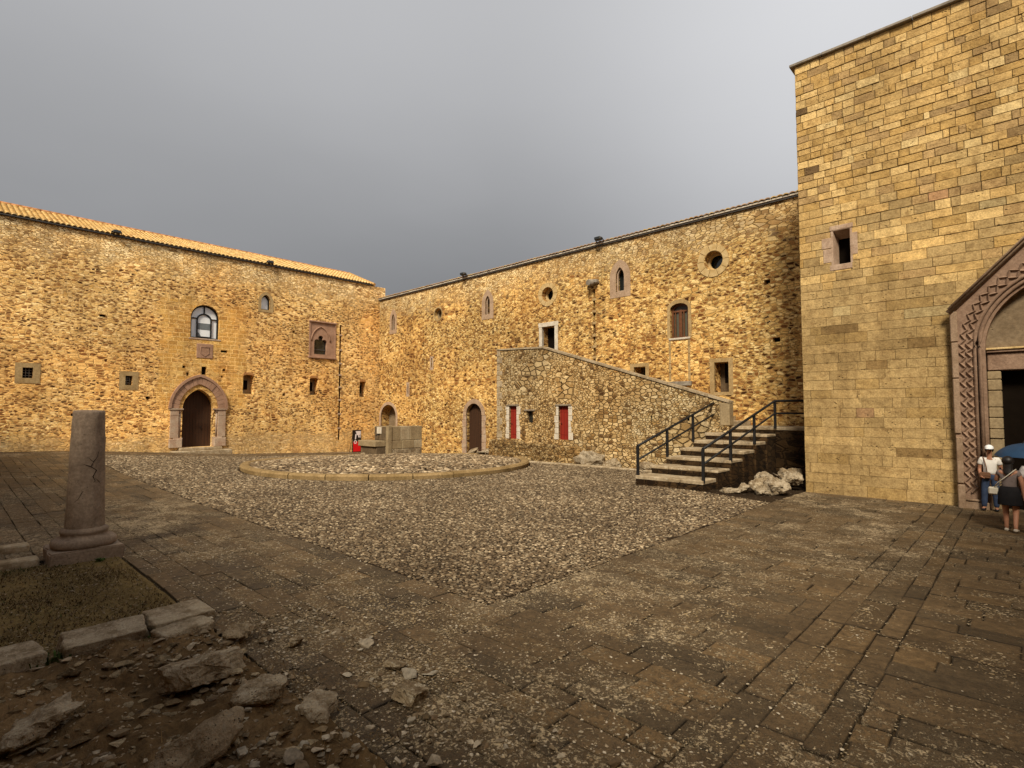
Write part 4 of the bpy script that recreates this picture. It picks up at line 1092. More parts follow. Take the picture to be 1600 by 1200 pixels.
# circle centre in courtyard coordinates
def to_court(x, y):
    dx, dy = x - CX, y - CY; c, s = math.cos(TH_R), math.sin(TH_R)
    return (c * dx + s * dy, -(-s * dx + c * dy))
CA, CB = to_court(-6.05, 27.7); CR = 6.9
GRASS = (26.3, 31.05, 22.45, 34.0)
def paving(rects):
    mb = MB()
    for a0, a1, b0, b1, along, hole in rects:
        swap = along == 'b'
        p0, p1, q0, q1 = (a0, a1, b0, b1) if not swap else (b0, b1, a0, a1)
        q = q0
        while q < q1 - .05:
            h = random.uniform(.27, .46)
            if q1 - q - h < .18: h = q1 - q
            p = p0 - random.uniform(0, .6)
            while p < p1:
                l = random.uniform(.45, 1.25); s, e = max(p, p0), min(p + l, p1); p += l
                if e - s < .06: continue
                g = random.choice((.001, .002, .003, .005, .008))
                r = [s + g, e - g, q + g, q + h - g]
                ca, cb = ((r[0] + r[1]) / 2, (r[2] + r[3]) / 2); 
                if swap: ca, cb = cb, ca
                if hole and hole(ca, cb): continue
                if math.hypot(ca - CA, cb - CB) < CR + .3: continue
                k = random.uniform(.80, 1.18); t = random.random()
                base = (0.125, 0.080, 0.037) if t < .6 else ((0.102, 0.069, 0.036) if t < .88 else (0.145, 0.090, 0.037))
                col = tuple(k * v for v in base); e2 = tuple(v * .45 for v in col)
                dz = random.uniform(-.007, .007); tx, ty = random.uniform(-.006, .006), random.uniform(-.006, .006)
                co = []
                for (x_, y_) in ((r[0], r[2]), (r[1], r[2]), (r[1], r[3]), (r[0], r[3])):
                    x_ += random.uniform(-.012, .012); y_ += random.uniform(-.012, .012)
                    if swap: x_, y_ = y_, x_
                    co.append((x_, y_))
                if swap: co = co[::-1]
                cx = sum(c[0] for c in co) / 4; cy = sum(c[1] for c in co) / 4
                top = []; bot = []; rim = []
                for x_, y_ in co:
                    z = gz(x_, y_) + dz + tx * (x_ - cx) + ty * (y_ - cy)
                    f = .985 - .012 / max(.2, min(abs(co[0][0] - cx), 1))
                    top.append(mb.vert((cx + (x_ - cx) * f, -(cy + (y_ - cy) * f), z), col))
                    rim.append(mb.vert((x_, -y_, z - .010), e2)); bot.append(mb.vert((x_, -y_, z - .06), e2))
                mb.face(top[::-1])
                for i in range(4):
                    j = (i + 1) % 4; mb.face((rim[j], rim[i], top[i], top[j])[::-1] if False else (rim[i], rim[j], top[j], top[i])); mb.face((bot[i], bot[j], rim[j], rim[i]))
            q += h
    o = mb.build('paving', M['paving'], kind='structure', recalc=True); return place_R(o)
def rubble_zone(a, b): return a > 31.3 and b > 22.6 + .15 * math.sin(a * 2.1)
paving([
    (1.0, 36.5, 19.6, 22.4, 'a', None),
    (31.4, 36.5, 22.4, 22.8, 'a', lambda a, b: rubble_zone(a, b)),
    (33.15, 36.5, 5.1, 19.6, 'a', None),
    (36.5, 37.4, 4.9, 22.2, 'b', None),
    (37.4, 43.4, 4.9, 22.2, 'a', None),
    (0.4, 26.0, 22.4, 30.1, 'a', None),
    (0.3, 3.4, 1.0, 19.6, 'b', lambda a, b: False),
])

# cobbles -------------------------------------------------------------
def cobble_template(kind):
    """low dome, unit radius, open below"""
    n = 7; V = []; F = []
    for k in range(n): t = 2 * math.pi * k / n; V.append((math.cos(t), math.sin(t), -.35))
    for k in range(n): t = 2 * math.pi * (k + .3 * kind) / n; V.append((.82 * math.cos(t), .82 * math.sin(t), .32))
    for k in range(n): t = 2 * math.pi * k / n; V.append((.45 * math.cos(t), .45 * math.sin(t), .58))
    V.append((0, 0, .64))
    for r in range(2):
        for k in range(n): F.append((r * n + k, r * n + (k + 1) % n, (r + 1) * n + (k + 1) % n, (r + 1) * n + k))
    for k in range(n): F.append((2 * n + k, 2 * n + (k + 1) % n, 3 * n))
    return np.array(V), F
def scatter(name, templates, items, mat, kind=None, smooth=True, jitter=.12):
    """items: (x,y,z, sx,sy,sz, rot, tilt, col, template)"""
    Vs = []; Fq = []; Cs = []; off = 0
    for (x, y, z, sx, sy, sz, rot, tilt, col, ti) in items:
        V, F = templates[ti]
        P = V * (1 + rng.uniform(-jitter, jitter, V.shape)) * (sx, sy, sz)
        if tilt:
            c, s = math.cos(tilt), math.sin(tilt); P = np.stack([P[:, 0], P[:, 1] * c - P[:, 2] * s, P[:, 1] * s + P[:, 2] * c], 1)
        c, s = math.cos(rot), math.sin(rot)
        P = np.stack([P[:, 0] * c - P[:, 1] * s + x, P[:, 0] * s + P[:, 1] * c + y, P[:, 2] + z], 1)
        Vs.append(P); Fq += [tuple(i + off for i in f) for f in F]; off += len(V)
        Cs.append(np.tile(np.array([*col, 1.0]), (len(V), 1)))
    V = np.concatenate(Vs); me = bpy.data.meshes.new(name)
    me.from_pydata(V.tolist(), [], Fq)
    me.polygons.foreach_set('use_smooth', [smooth] * len(Fq))
    at = me.attributes.new('Col', 'FLOAT_COLOR', 'POINT'); at.data.foreach_set('color', np.concatenate(Cs).astype(np.float32).ravel())
    me.materials.append(mat); me.update()
    o = bpy.data.objects.new(name, me); COL.objects.link(o)
    if kind: o['kind'] = kind
    return o
def in_cobbles(a, b):
    if math.hypot(a - CA, b - CB) < CR + .12: return False
    if b > 19.55 + .10 * noise.noise(Vector((a * 1.3, 0, 5))) or a < 3.5 or a > 33.1 + .10 * noise.noise(Vector((0, b * 1.3, 8))): return False
    if b < 3.0 and a < 29.5: return False
    if a > 28.5 and b < 8.35: return False
    return True
items = []
CAMA, CAMB = to_court(0, 0)
PAL = [(0.20, 0.142, 0.083), (0.15, 0.105, 0.060), (0.26, 0.195, 0.122), (0.090, 0.061, 0.034), (0.36, 0.285, 0.19), (0.14, 0.094, 0.049), (0.17, 0.12, 0.068)]
def cobble_field(a0, a1, b0, b1, test, zf, spf, pale=1.0):
    b = b0
    while b < b1:
        sp0 = spf(min(max(CAMA, a0), a1) * .5 + (a0 + a1) * .25, b)
        a = a0 + random.uniform(0, .1)
        while a < a1:
            d = math.hypot(a - CAMA, b - CAMB)
            sp = spf(a, b)
            aa = a + random.uniform(-.3, .3) * sp; bb = b + random.uniform(-.35, .35) * sp
            if test(aa, bb):
                c = random.choice(PAL); k = random.uniform(.6, 1.3) * pale
                r = sp * random.uniform(.36, .60); el = random.uniform(.42, .72)
                items.append((aa, -bb, zf(aa, bb) - .012, r * 1.12, r * el, r * random.uniform(.42, .68), random.gauss(.76, .45), random.gauss(0, .16), tuple(k * q for q in c), random.randint(0, 2)))
            a += sp * random.uniform(.86, 1.1)
        b += sp0 * .86
def spacing(a, b):
    d = math.hypot(a - CAMA, b - CAMB)
    return min(max(.053 + (d - 7) * .0027, .054), .115)
# rows are laid in bands so that the spacing follows the distance
for bb in np.arange(3.0, 19.6, 1.0):
    for aa in np.arange(3.5, 33.1, 4.0):
        cobble_field(aa, min(aa + 4.0, 33.1), bb, min(bb + 1.0, 19.55), in_cobbles, lambda a, b: gz(a, b) - .006, spacing)
T3 = [cobble_template(k) for k in range(3)]
place_R(scatter('cobblestone_paving', T3, items, M['cobble'], 'structure'))
ground_patch('cobble_bed', 3.4, 33.15, 2.9, 19.6, .5, M['cobble_bed'], -.026)
n_cob = len(items)
# the raised round bed inside its kerb
def mound(a, b):
    r = math.hypot(a - CA, b - CB) / CR
    return gz(a, b) + .12 + .26 * max(0, 1 - r * r) + .05 * noise.noise(Vector((a * .6, b * .6, 0)))
mb = MB(); N = 64; R_ = 10; idx = []
for i in range(R_ + 1):
    ring = []
    for k in range(N):
        r = (CR - .30) * i / R_; t = 2 * math.pi * k / N; a = CA + r * math.cos(t); b = CB + r * math.sin(t); ring.append(mb.vert((a, -b, mound(a, b) - .015)))
    idx.append(ring)
for i in range(R_):
    for k in range(N): mb.face((idx[i][k], idx[i + 1][k], idx[i + 1][(k + 1) % N], idx[i][(k + 1) % N]), 0, True)
place_R(mb.build('mound', M['cobble_bed'], kind='structure', recalc=True))
items = []
for bb in np.arange(CB - CR, CB + CR, 1.0):
    for aa in np.arange(CA - CR, CA + CR, 4.0):
        cobble_field(aa, aa + 4.0, bb, bb + 1.0, lambda a, b: math.hypot(a - CA, b - CB) < CR - .42, mound, lambda a, b: .16, 1.35)
place_R(scatter('cobbled_mound', T3, items, M['cobble'], 'structure'))
# kerb ring
RK = thing('round_kerb', 'low round kerb of ochre stone blocks ringing the cobbled mound', 'kerb', (CA, -CB, gz(CA, CB)), 'R')
n_ = 26; mb = MB()
for k in range(n_):
    t0 = 2 * math.pi * (k + .012) / n_; t1 = 2 * math.pi * (k + .988) / n_; S = 5; jj = random.uniform(-.012, .012); kk = random.uniform(.85, 1.1)
    rings = []
    for q in range(S + 1):
        t = t0 + (t1 - t0) * q / S; row = []
        for r, z in ((CR, -.1), (CR + .02, .12), (CR - .05, .19), (CR - .30, .20), (CR - .38, .15), (CR - .38, -.1)):
            a = CA + (r + jj) * math.cos(t); b = CB + (r + jj) * math.sin(t); row.append(mb.vert((a, -b, gz(a, b) + z + jj), (kk,) * 3))
        rings.append(row)
    for q in range(S):
        for m_ in range(5): mb.face((rings[q][m_], rings[q][m_ + 1], rings[q + 1][m_ + 1], rings[q + 1][m_]), 0, False)
    mb.face(rings[0]); mb.face(rings[-1][::-1])
mb.build('kerb_ring', M['kerb_ring'], RK, recalc=True)
# straight pale kerb at the foot of the stair block
mb = MB(); xx = 9.8
while xx < 28.6:
    l = random.uniform(.7, 1.2); mb.box(xx, min(xx + l - .015, 28.7), -3.5, -3.2, gz(xx, 3.2) - .1, gz(xx, 3.2) + .07 + random.uniform(-.01, .01), bev=.03); xx += l
solid_thing(mb, 'kerb', M['step'], 'low pale kerb line in front of the red doors', 'kerb', (19, -3.35, 0))

# ================================================================== ROCKS
def rock_bm(sx, sy, sz, seed, npts=16, sub=2, rough=.10, flat_top=False):
    r = random.Random(seed); bm = bmesh.new()
    for _ in range(npts):
        v = Vector((r.gauss(0, 1), r.gauss(0, 1), r.gauss(0, 1))).normalized() * r.uniform(.75, 1)
        p = 4.0 if flat_top else 2.6
        m = (abs(v.x) ** p + abs(v.y) ** p + abs(v.z) ** p) ** (1 / p); v = v / m * r.uniform(.85, 1)
        bm.verts.new((v.x * sx, v.y * sy, v.z * sz))
    if flat_top:
        for x in (-1, 1):
            for y in (-1, 1):
                for z in (-1, 1): bm.verts.new((x * sx * r.uniform(.8, 1), y * sy * r.uniform(.8, 1), z * sz * r.uniform(.85, 1)))
    h = bmesh.ops.convex_hull(bm, input=bm.verts[:])
    bmesh.ops.delete(bm, geom=[e for e in h['geom_interior'] if isinstance(e, bmesh.types.BMVert)], context='VERTS')
    lone = [v for v in bm.verts if not v.link_faces]
    if lone: bmesh.ops.delete(bm, geom=lone, context='VERTS')
    bmesh.ops.bevel(bm, geom=bm.edges[:], offset=min(sx, sy, sz) * .10, segments=1, affect='EDGES')
    bmesh.ops.triangulate(bm, faces=bm.faces[:])
    for _ in range(sub):
        bmesh.ops.subdivide_edges(bm, edges=[e for e in bm.edges if e.calc_length() > min(sx, sy, sz) * .22], cuts=1, use_grid_fill=False)
        bmesh.ops.triangulate(bm, faces=bm.faces[:])
    s = (sx + sy + sz) / 3
    for v in bm.verts:
        q = v.co / s * 1.6 + Vector((seed * 7.3, seed * 3.1, 0))
        d = noise.fractal(q, .7, 2.2, 5) * rough * s + (noise.cell(q * 2.3) if False else 0)
        v.co += v.co.normalized() * d
    return bm
def rock(name, label, cat, a, b, z, sx, sy, sz, seed, mat, rot=0.0, group=None, tilt=(0, 0), flat_top=False, rough=.10, sub=2, smooth=False):
    bm = rock_bm(sx, sy, sz, seed, flat_top=flat_top, rough=rough, sub=sub)
    bmesh.ops.rotate(bm, verts=bm.verts, cent=(0, 0, 0), matrix=Matrix.Rotation(tilt[0], 3, 'X') @ Matrix.Rotation(tilt[1], 3, 'Y'))
    bmesh.ops.rotate(bm, verts=bm.verts, cent=(0, 0, 0), matrix=Matrix.Rotation(rot, 3, 'Z'))
    zmin = min(v.co.z for v in bm.verts)
    me = bpy.data.meshes.new(name); bm.to_mesh(me); bm.free(); me.materials.append(mat)
    if smooth: me.polygons.foreach_set('use_smooth', [True] * len(me.polygons))
    o = bpy.data.objects.new(name, me); COL.objects.link(o); o.location = world(a, b, gz(a, b) + z); o.rotation_euler = (0, 0, TH_R)
    return tag(o, label, cat, group)
BG = 'boulders between the stairs and the tower'
BB = [('flat pale boulder at the foot of the right handrail', 31.6, 7.55, .06, .40, .34, .16, 3, 'rock', .3),
      ('small rounded boulder second from the handrail foot', 31.95, 7.15, .12, .30, .28, .26, 4, 'rock', .8),
      ('pale pointed boulder leaning in front of the dark stair flank', 32.2, 6.75, .20, .34, .32, .38, 5, 'rock_pale', 1.4),
      ('large grey boulder with a peaked top nearest the tower corner', 32.75, 6.55, .24, .50, .42, .46, 6, 'rock', .2),
      ('upright boulder at the back beside the platform wall', 31.95, 5.3, .30, .45, .45, .42, 8, 'rock', 2.0),
      ('broad boulder perched high against the tower flank', 32.75, 5.2, .50, .42, .5, .34, 9, 'rock', 2.7),
      ('small dark boulder wedged behind the peaked one', 32.3, 5.9, .26, .42, .36, .36, 11, 'rock_dark', 1.1),
      ('low broken boulder in front of the peaked one', 32.45, 7.1, .08, .26, .22, .18, 12, 'rock', .6),
      ('rough boulder tucked under the platform edge in the shade', 32.5, 4.3, .40, .55, .45, .45, 13, 'rock_dark', .9)]
for lab, a_, b_, z_, x_, y_, h_, sd_, mt_, ro_ in BB:
    rock('boulder', lab, 'boulder', a_, b_, z_ * .8, x_ * .9, y_ * .9, h_ * .82, sd_, M[mt_], ro_, BG, rough=.24, sub=3)
RG = 'rocks at the foot of the stair block'
rock('rock_outcrop', 'mossy grey rock hump against the stair wall, right of the red doors', 'rock', 23.1, 3.0, .25, .85, .42, .55, 21, M['rock'], .1, RG, rough=.22)
rock('rock_outcrop', 'low pale rock just right of the mossy hump', 'rock', 24.3, 3.05, .14, .55, .32, .30, 22, M['rock_pale'], .5, RG, rough=.2)
rock('rock_outcrop', 'rounded dark rock beside the left handrail foot', 'rock', 28.1, 4.6, .12, .40, .36, .34, 23, M['rock_dark'], .5, RG, rough=.15)
rock('rock_outcrop', 'pale broken rock midway between the hump and the handrail', 'rock', 26.3, 3.2, .12, .6, .35, .30, 24, M['rock_pale'], .2, RG, rough=.22)
rock('rock_outcrop', 'long pale rock slab lying on the sill of the arched plank door', 'rock', 12.2, .75, .22, .85, .35, .24, 25, M['rock_pale'], -.2, RG, rough=.15, tilt=(0, -.25))
rock('rock_outcrop', 'low ochre rock ledge at the left end of the stair block', 'rock', 15.2, 2.2, .18, .9, .55, .34, 26, M['rock'], .3, RG, rough=.22)
# irregular rubble footing under the red doors
mb = MB(); na_, nz_ = 150, 16; idx = {}
for i in range(na_ + 1):
    u_ = 16.0 + 8.4 * i / na_
    hh = .98 - .03 * (u_ - 16) + .10 * noise.noise(Vector((u_ * 1.3, 0, 2))) - (max(0, u_ - 22.3) * .42)
    for j in range(nz_ + 1):
        t_ = j / nz_
        if t_ < .8: v_, z_ = 2.98 - .12 * t_, -.12 + (hh + .12) * t_ / .8
        else: v_, z_ = 2.88 - .34 * (t_ - .8) / .2, hh + .04 * (t_ - .8) / .2
        dn = .075 * noise.fractal(Vector((u_ * 3.2, z_ * 5.0, v_ * 3)), .8, 2.2, 5) + .05 * (noise.voronoi(Vector((u_ * 3.0, z_ * 4.5, 0)))[0][0])
        idx[i, j] = mb.vert((u_, -v_ - dn, z_ + .4 * dn))
for i in range(na_):
    for j in range(nz_): mb.face((idx[i, j], idx[i + 1, j], idx[i + 1, j + 1], idx[i, j + 1]), 0, False)
mb.build('footing', M['rubble_base'], ST, 'rough projecting rubble footing below the red doors')

# ================================================================== FOUNTAIN
fa, fb = to_court(-7.5, 33.1)
FT = thing('stone_fountain', 'squat stone fountain block with side trough at the rear of the mound', 'fountain', (fa, -fb, gz(fa, fb)), 'R')
fz = gz(fa, fb)
mb = MB()
# main slab: front edge is the corner (fa,-fb); runs along -x (left face) and +y (right face)
x1, y0 = fa, -fb
# right face courses (facing +x), 2.9 long; left face (facing -y), 1.5 long
z = fz
for zz, hh in ((0.0, .50), (.50, .52), (1.02, .88)):
    y = y0
    while y < y0 + 2.5:
        l = random.uniform(.7, 1.2); e = min(y + l, y0 + 2.55)
        ins = random.uniform(-.015, .015)
        mb.box(x1 - .55, x1 + ins, y + .006, e - .006, z + zz, z + zz + hh - .012, bev=.025, mi=(1 if zz == 0 else random.choice((0, 0, 2, 3)))); y += l
    mb.box(x1 - 1.55, x1 - .56, y0 + .02, y0 + .5, z + zz, z + zz + hh - .014, bev=.02)
mb.box(x1 - .22, x1 + .04, y0 - .04, y0 + .24, z, z + 1.93, bev=.02)
mb.build('masonry', [M['fountain'], M['rock_pale'], M['fountain2'], M['fountain3']], FT)
mb = MB(); mb.box(x1 - 2.2, x1 + .0 - .26, y0 - .75, y0 + .015, z + .66, z + 1.02, bev=.03); mb.build('basin', M['fountain'], FT)
mb = MB(); mb.box(x1 - 2.05, x1 - .3, y0 - .62, y0 + .01, z - .2, z + .655, bev=.02); mb.build('basin_foot', M['fountain_dark'], FT)
mb = MB(); mb.box(x1 - 1.5, x1 - .28, y0 - .012, y0 + .03, z + 1.04, z + 1.86, bev=.01); pl = mb.build('back_panel', M['fountain_dark'], FT)
mb = MB(); mb.box(x1 - 1.2, x1 - .7, y0 - .05, y0 - .013, z + 1.42, z + 1.84, bev=.015); mb.build('plaque', M['white_stone'], pl)
mb = MB(); mb.tube([(x1 - .95, y0, z + 1.38), (x1 - .95, y0 - .22, z + 1.36), (x1 - .95, y0 - .25, z + 1.28)], .035, 8); mb.build('spout', M['iron'], pl)
rock('loose_block', 'pale loose stone lying before the fountain basin', 'stone', fa - 1.0, fb + 1.1, .14, .26, .2, .2, 31, M['rock_pale'], .4)

# ================================================================== SIGN
sx, sy = -2.85, -1.5
sz = gz(1.5, 2.0)
SG = thing('display_sign', 'upright black, white and red poster board leaning near the corner', 'sign board', (sx, sy, sz), 'L')
h0, h1 = sz + .05, sz + 1.72; wx = .36
mb = MB(); mb.box(sx - wx, sx + wx, sy - .04, sy + .04, h0, h1, bev=.01); bd = mb.build('board', M['signblack'], SG)
mb = MB(); mb.quad((sx - wx + .05, sy - .043, h0 + .05), (sx + wx - .05, sy - .043, h0 + .05), (sx + wx - .05, sy - .043, h0 + .80), (sx - wx + .05, sy - .043, h0 + .80)); mb.build('red_panel', M['signred'], SG)
mb = MB()
def gl(poly, y=-.046): flat(mb, [(sx + x * wx, h0 + z * (h1 - h0)) for x, z in poly], sy + y)
gl([(-.35, .95), (.88, .95), (.88, .78), (.0, .76)]); gl([(-.4, .82), (-.1, .80), (-.25, .58), (-.5, .58)])
gl([(.25, .76), (.55, .78), (.6, .66), (.3, .66)]); gl([(.68, .76), (.86, .76), (.8, .64), (.68, .64)])
for c in ((-.45, .50), (-.40, .42)): pass
ring_o = [(-.38 + .34 * math.cos(t), .46 + .085 * math.sin(t)) for t in [2 * math.pi * k / 18 for k in range(18)]]
ring_i = [(-.38 + .17 * math.cos(t), .46 + .045 * math.sin(t)) for t in [2 * math.pi * k / 18 for k in range(18)]]
mb.ring([(sx + x * wx, h0 + z * (h1 - h0)) for x, z in ring_o], [(sx + x * wx, h0 + z * (h1 - h0)) for x, z in ring_i], sy - .046, sy - .044)
gl([(.3, .54), (.55, .54), (.62, .38), (.36, .38)])
mb.build('poster_lettering', M['signwhite'], SG)
mb = MB(); mb.tube([(sx - .3, sy + .04, h1 - .2), (sx - .3, sy + .5, sz - .02)], .02, 6); mb.tube([(sx + .3, sy + .04, h1 - .2), (sx + .3, sy + .5, sz - .02)], .02, 6); mb.build('stand', M['iron'], SG)

# ================================================================== COLUMN
ca, cb = 26.12, 22.88
CO = thing('broken_column', 'weathered stub of a stone column on a moulded base, left foreground', 'column', (ca, -cb, 0), 'R')
mb = MB(); bm = bmesh.new(); bmesh.ops.create_cube(bm, size=1)
for v in bm.verts: v.co = Vector((ca + v.co.x * 1.0, -cb + v.co.y * 1.04, .06 + v.co.z * .30))
bmesh.ops.bevel(bm, geom=bm.edges[:], offset=.02, segments=2, affect='EDGES')
bmesh.ops.subdivide_edges(bm, edges=bm.edges[:], cuts=3, use_grid_fill=True)
for v in bm.verts: v.co += Vector((1, 1, 1)) * .03 * noise.noise(v.co * 4)
mb.add_bm(bm); mb.build('plinth', M['column'], CO)
mb = MB()
mb.lathe([(.44, .20), (.475, .23), (.485, .28), (.47, .33), (.43, .365), (.375, .38), (.345, .40), (.34, .43), (.355, .45), (.362, .48), (.35, .51), (.31, .535)], (ca, -cb, 0), 48)
mb.v = [(x + .012 * noise.noise(Vector((x * 5, y * 5, z * 5))), y + .012 * noise.noise(Vector((y * 5, z * 5, x * 5))), z) for x, y, z in mb.v]
mb.build('base_moulding', M['column'], CO)
mb = MB(); N = 48; prof = []
H0, H1 = .53, 2.62
rows = 44; idx = []
for i in range(rows + 1):
    t = i / rows; z = H0 + (H1 - H0) * t; r = .288 - .050 * t
    if t > .985: r -= .012
    row = []
    for k in range(N):
        a = 2 * math.pi * k / N; p = Vector((math.cos(a), math.sin(a), z * 1.0))
        d = .012 * noise.fractal(p * 2.2, .7, 2, 4) - .03 * max(0, noise.noise(p * 5 + Vector((3, 1, 0))) - .30) - (.022 * max(0, noise.noise(Vector((math.cos(a) * 1.6, math.sin(a) * 1.6, 7.7))) ) * max(0, (t - .93) / .07))
        # spalled patch with an open crack on the side towards the camera
        ang = (math.degrees(a) + 360) % 360
        row.append(mb.vert((ca + (r + d) * math.cos(a), -cb + (r + d) * math.sin(a), z)))
    idx.append(row)
for i in range(rows):
    for k in range(N): mb.face((idx[i][k], idx[i][(k + 1) % N], idx[i + 1][(k + 1) % N], idx[i + 1][k]), 0, True)
c = mb.vert((ca + .02, -cb, H1 + .01)); topi = [mb.vert((ca + (mb.v[i][0] - ca) * .93, -cb + (mb.v[i][1] + cb) * .93, H1 + .025 * noise.noise(Vector(mb.v[i]) * 5))) for i in idx[-1]]
for k in range(N):
    mb.face((idx[-1][k], idx[-1][(k + 1) % N], topi[(k + 1) % N], topi[k]), 0, True); mb.face((topi[k], topi[(k + 1) % N], c), 0)
shaft = mb.build('shaft', M['column'], CO)
# crack: thin dark wedge strips let into the surface on the camera side
mb = MB()
dirc = math.atan2(-(CAMB - cb), CAMA - ca)
crack = [(.02, 1.78), (.10, 1.70), (.06, 1.62), (.16, 1.55), (.10, 1.44), (.14, 1.36), (.02, 1.26), (-.06, 1.18), (-.12, 1.06), (-.2, 1.0)]
cr = []
for dx, z in crack:
    r = .288 - .050 * (z - H0) / (H1 - H0) + .003; ang = dirc + dx / r * .9; cr.append(((ca + r * math.cos(ang), -cb + r * math.sin(ang), z)))
mb.tube(cr, [.002, .004, .006, .008, .009, .008, .006, .004, .003, .001], 5)
for br in ([(.06, 1.62), (-.04, 1.66), (-.12, 1.65)], [(.10, 1.44), (.2, 1.36), (.26, 1.30)], [(.10, 1.70), (.16, 1.78), (.20, 1.90)]):
    q = []
    for dx, z in br:
        r = .288 - .050 * (z - H0) / (H1 - H0) + .003; ang = dirc + dx / r * .9; q.append((ca + r * math.cos(ang), -cb + r * math.sin(ang), z))
    mb.tube(q, [.006, .004, .002], 5)
mb.build('crack', M['dark'], shaft)

# kerbs left of the column
for (a, lab) in ((24.75, 'farther long worn kerb running left from the column'), (26.15, 'nearer long worn kerb running left from the column base')):
    mb = MB(); b = 23.5
    while b < 30:
        l = random.uniform(1.4, 2.4); mb.box(a - .16, a + .16, -min(b + l - .02, 30), -b, gz(a, b) - .1, gz(a, b) + .12 + random.uniform(-.01, .01), bev=.025); b += l
    solid_thing(mb, 'kerb', M['step'], lab, 'kerb', (a, -24, 0), group='kerbs beside the column')

# ================================================================== GRASS SQUARE
ground_patch('turf', 26.35, 31.3, 22.45, 34, .14, M['turf'], .0, .035, nsc=1.2)
mb = MB()
for _ in range(20000):
    a = random.uniform(26.4, 31.1); b = 22.5 + abs(random.gauss(0, 3.0))
    if b > 30: continue
    dens = noise.noise(Vector((a * .9, b * .9, 5)))
    if dens < random.uniform(-.6, .5): continue
    z = gz(a, b) + .01; l = random.uniform(.015, .05); t = random.uniform(0, 6.28); w_ = random.uniform(.004, .011)
    dx, dy = math.cos(t), math.sin(t); ln = random.uniform(.4, 1.6)
    g = noise.noise(Vector((a * .5, b * .5, 9))) + random.gauss(0, .25)
    edge = 1 if a < 26.75 else 0
    if random.random() < .16: col = (0.30, 0.215, 0.115)
    elif g > .42 or (edge and random.random() < .6): col = (0.07, 0.075, 0.018)
    else: col = (0.115, 0.070, 0.025)
    k = random.uniform(.6, 1.3); col = tuple(k * v for v in col)
    mb.face([mb.vert((a - dy * w_, -b + dx * w_, z), tuple(v * .5 for v in col)), mb.vert((a + dy * w_, -b - dx * w_, z), tuple(v * .5 for v in col)), mb.vert((a + dx * l * ln, -b + dy * l * ln, z + l), col)])
o = place_R(mb.build('grass', M['blade'], kind='stuff')); tag(o, 'short dry brown grass in the square beside the column', 'grass')

# ================================================================== RUIN FOOTING AND RUBBLE
ground_patch('rubble_ground', 31.0, 38.6, 22.45, 30, .06, M['soil'], .045, .10, nsc=2.3)
SB = 'squared blocks of the ruined footing'
rock('stone_block', 'long flat stone block at the left end of the ruined footing', 'stone block', 30.98, 24.9, .04, .30, .98, .13, 51, M['rock'], .03, SB, flat_top=True, rough=.06, sub=3)
rock('stone_block', 'middle stone block of the footing with a dark undercut front edge', 'stone block', 31.0, 23.42, .08, .26, .43, .10, 52, M['rock'], -.05, SB, flat_top=True, rough=.06, sub=3, tilt=(.02, .06))
rock('stone_block', 'right-hand stone block of the footing beside the paving edge', 'stone block', 30.90, 22.66, .08, .32, .36, .10, 53, M['rock'], .08, SB, flat_top=True, rough=.07, sub=3)
rock('stone_block', 'small stone block in front of the right-hand footing block', 'stone block', 31.38, 22.72, .05, .17, .30, .10, 54, M['rock'], .25, SB, flat_top=True, rough=.08, sub=3)
FG2 = 'larger stones lying in the rubble'
fst = [(32.0, 22.35, .06, .20, .26, .13, 61, 'rock_dark', .5, 'brown stone at the corner of the footing next to the paving'),
       (32.75, 22.95, .12, .26, .42, .17, 62, 'rock', .4, 'tilted grey slab sticking up in the middle of the rubble'),
       (32.75, 24.15, .08, .34, .40, .14, 63, 'rock', .2, 'broad low stone with a dark hollow beneath, mid rubble'),
       (32.85, 24.9, .08, .35, .32, .12, 64, 'rock_pale', 1.0, 'pale crumbled stone at the left of the rubble'),
       (33.55, 22.75, .12, .22, .32, .17, 65, 'rock', .1, 'arched stone over a dark gap near the picture bottom'),
       (34.05, 23.45, .06, .24, .66, .18, 66, 'rock_dark', .25, 'long dark ridge stone along the bottom edge'),
       (32.55, 21.95, .06, .12, .14, .08, 67, 'rock_pale', .8, 'small pale stone lying alone near the paving'),
       (34.05, 22.45, .08, .22, .30, .12, 68, 'rock', .9, 'rough grey stone right of the dark ridge stone'),
       (34.4, 21.75, .06, .16, .13, .10, 69, 'rock_pale', .3, 'white square-edged stone near the bottom edge'),
       (33.8, 21.5, .04, .16, .12, .06, 70, 'rock_pale', 1.2, 'flat pale stone at the right fringe of the rubble'),
       (33.1, 25.7, .06, .30, .30, .13, 71, 'rock_pale', 1.7, 'pale heap stone at the far left of the rubble'),
       (31.9, 24.6, .03, .22, .30, .10, 72, 'rock_dark', .7, 'low dark stone below the long footing block')]
for a, b, z, sx_, sy_, sz_, sd_, mt, ro, lab in fst:
    rock('rubble_stone', lab, 'stone', a, b, z * .6 + (.075 if b > 22.3 else .02), sx_ * .80, sy_ * .82, sz_ * .70, sd_, M[mt], ro, FG2, rough=.19, sub=3, flat_top=(sd_ in (62, 69)), tilt=(random.uniform(-.3, .3), random.uniform(-.3, .3)))
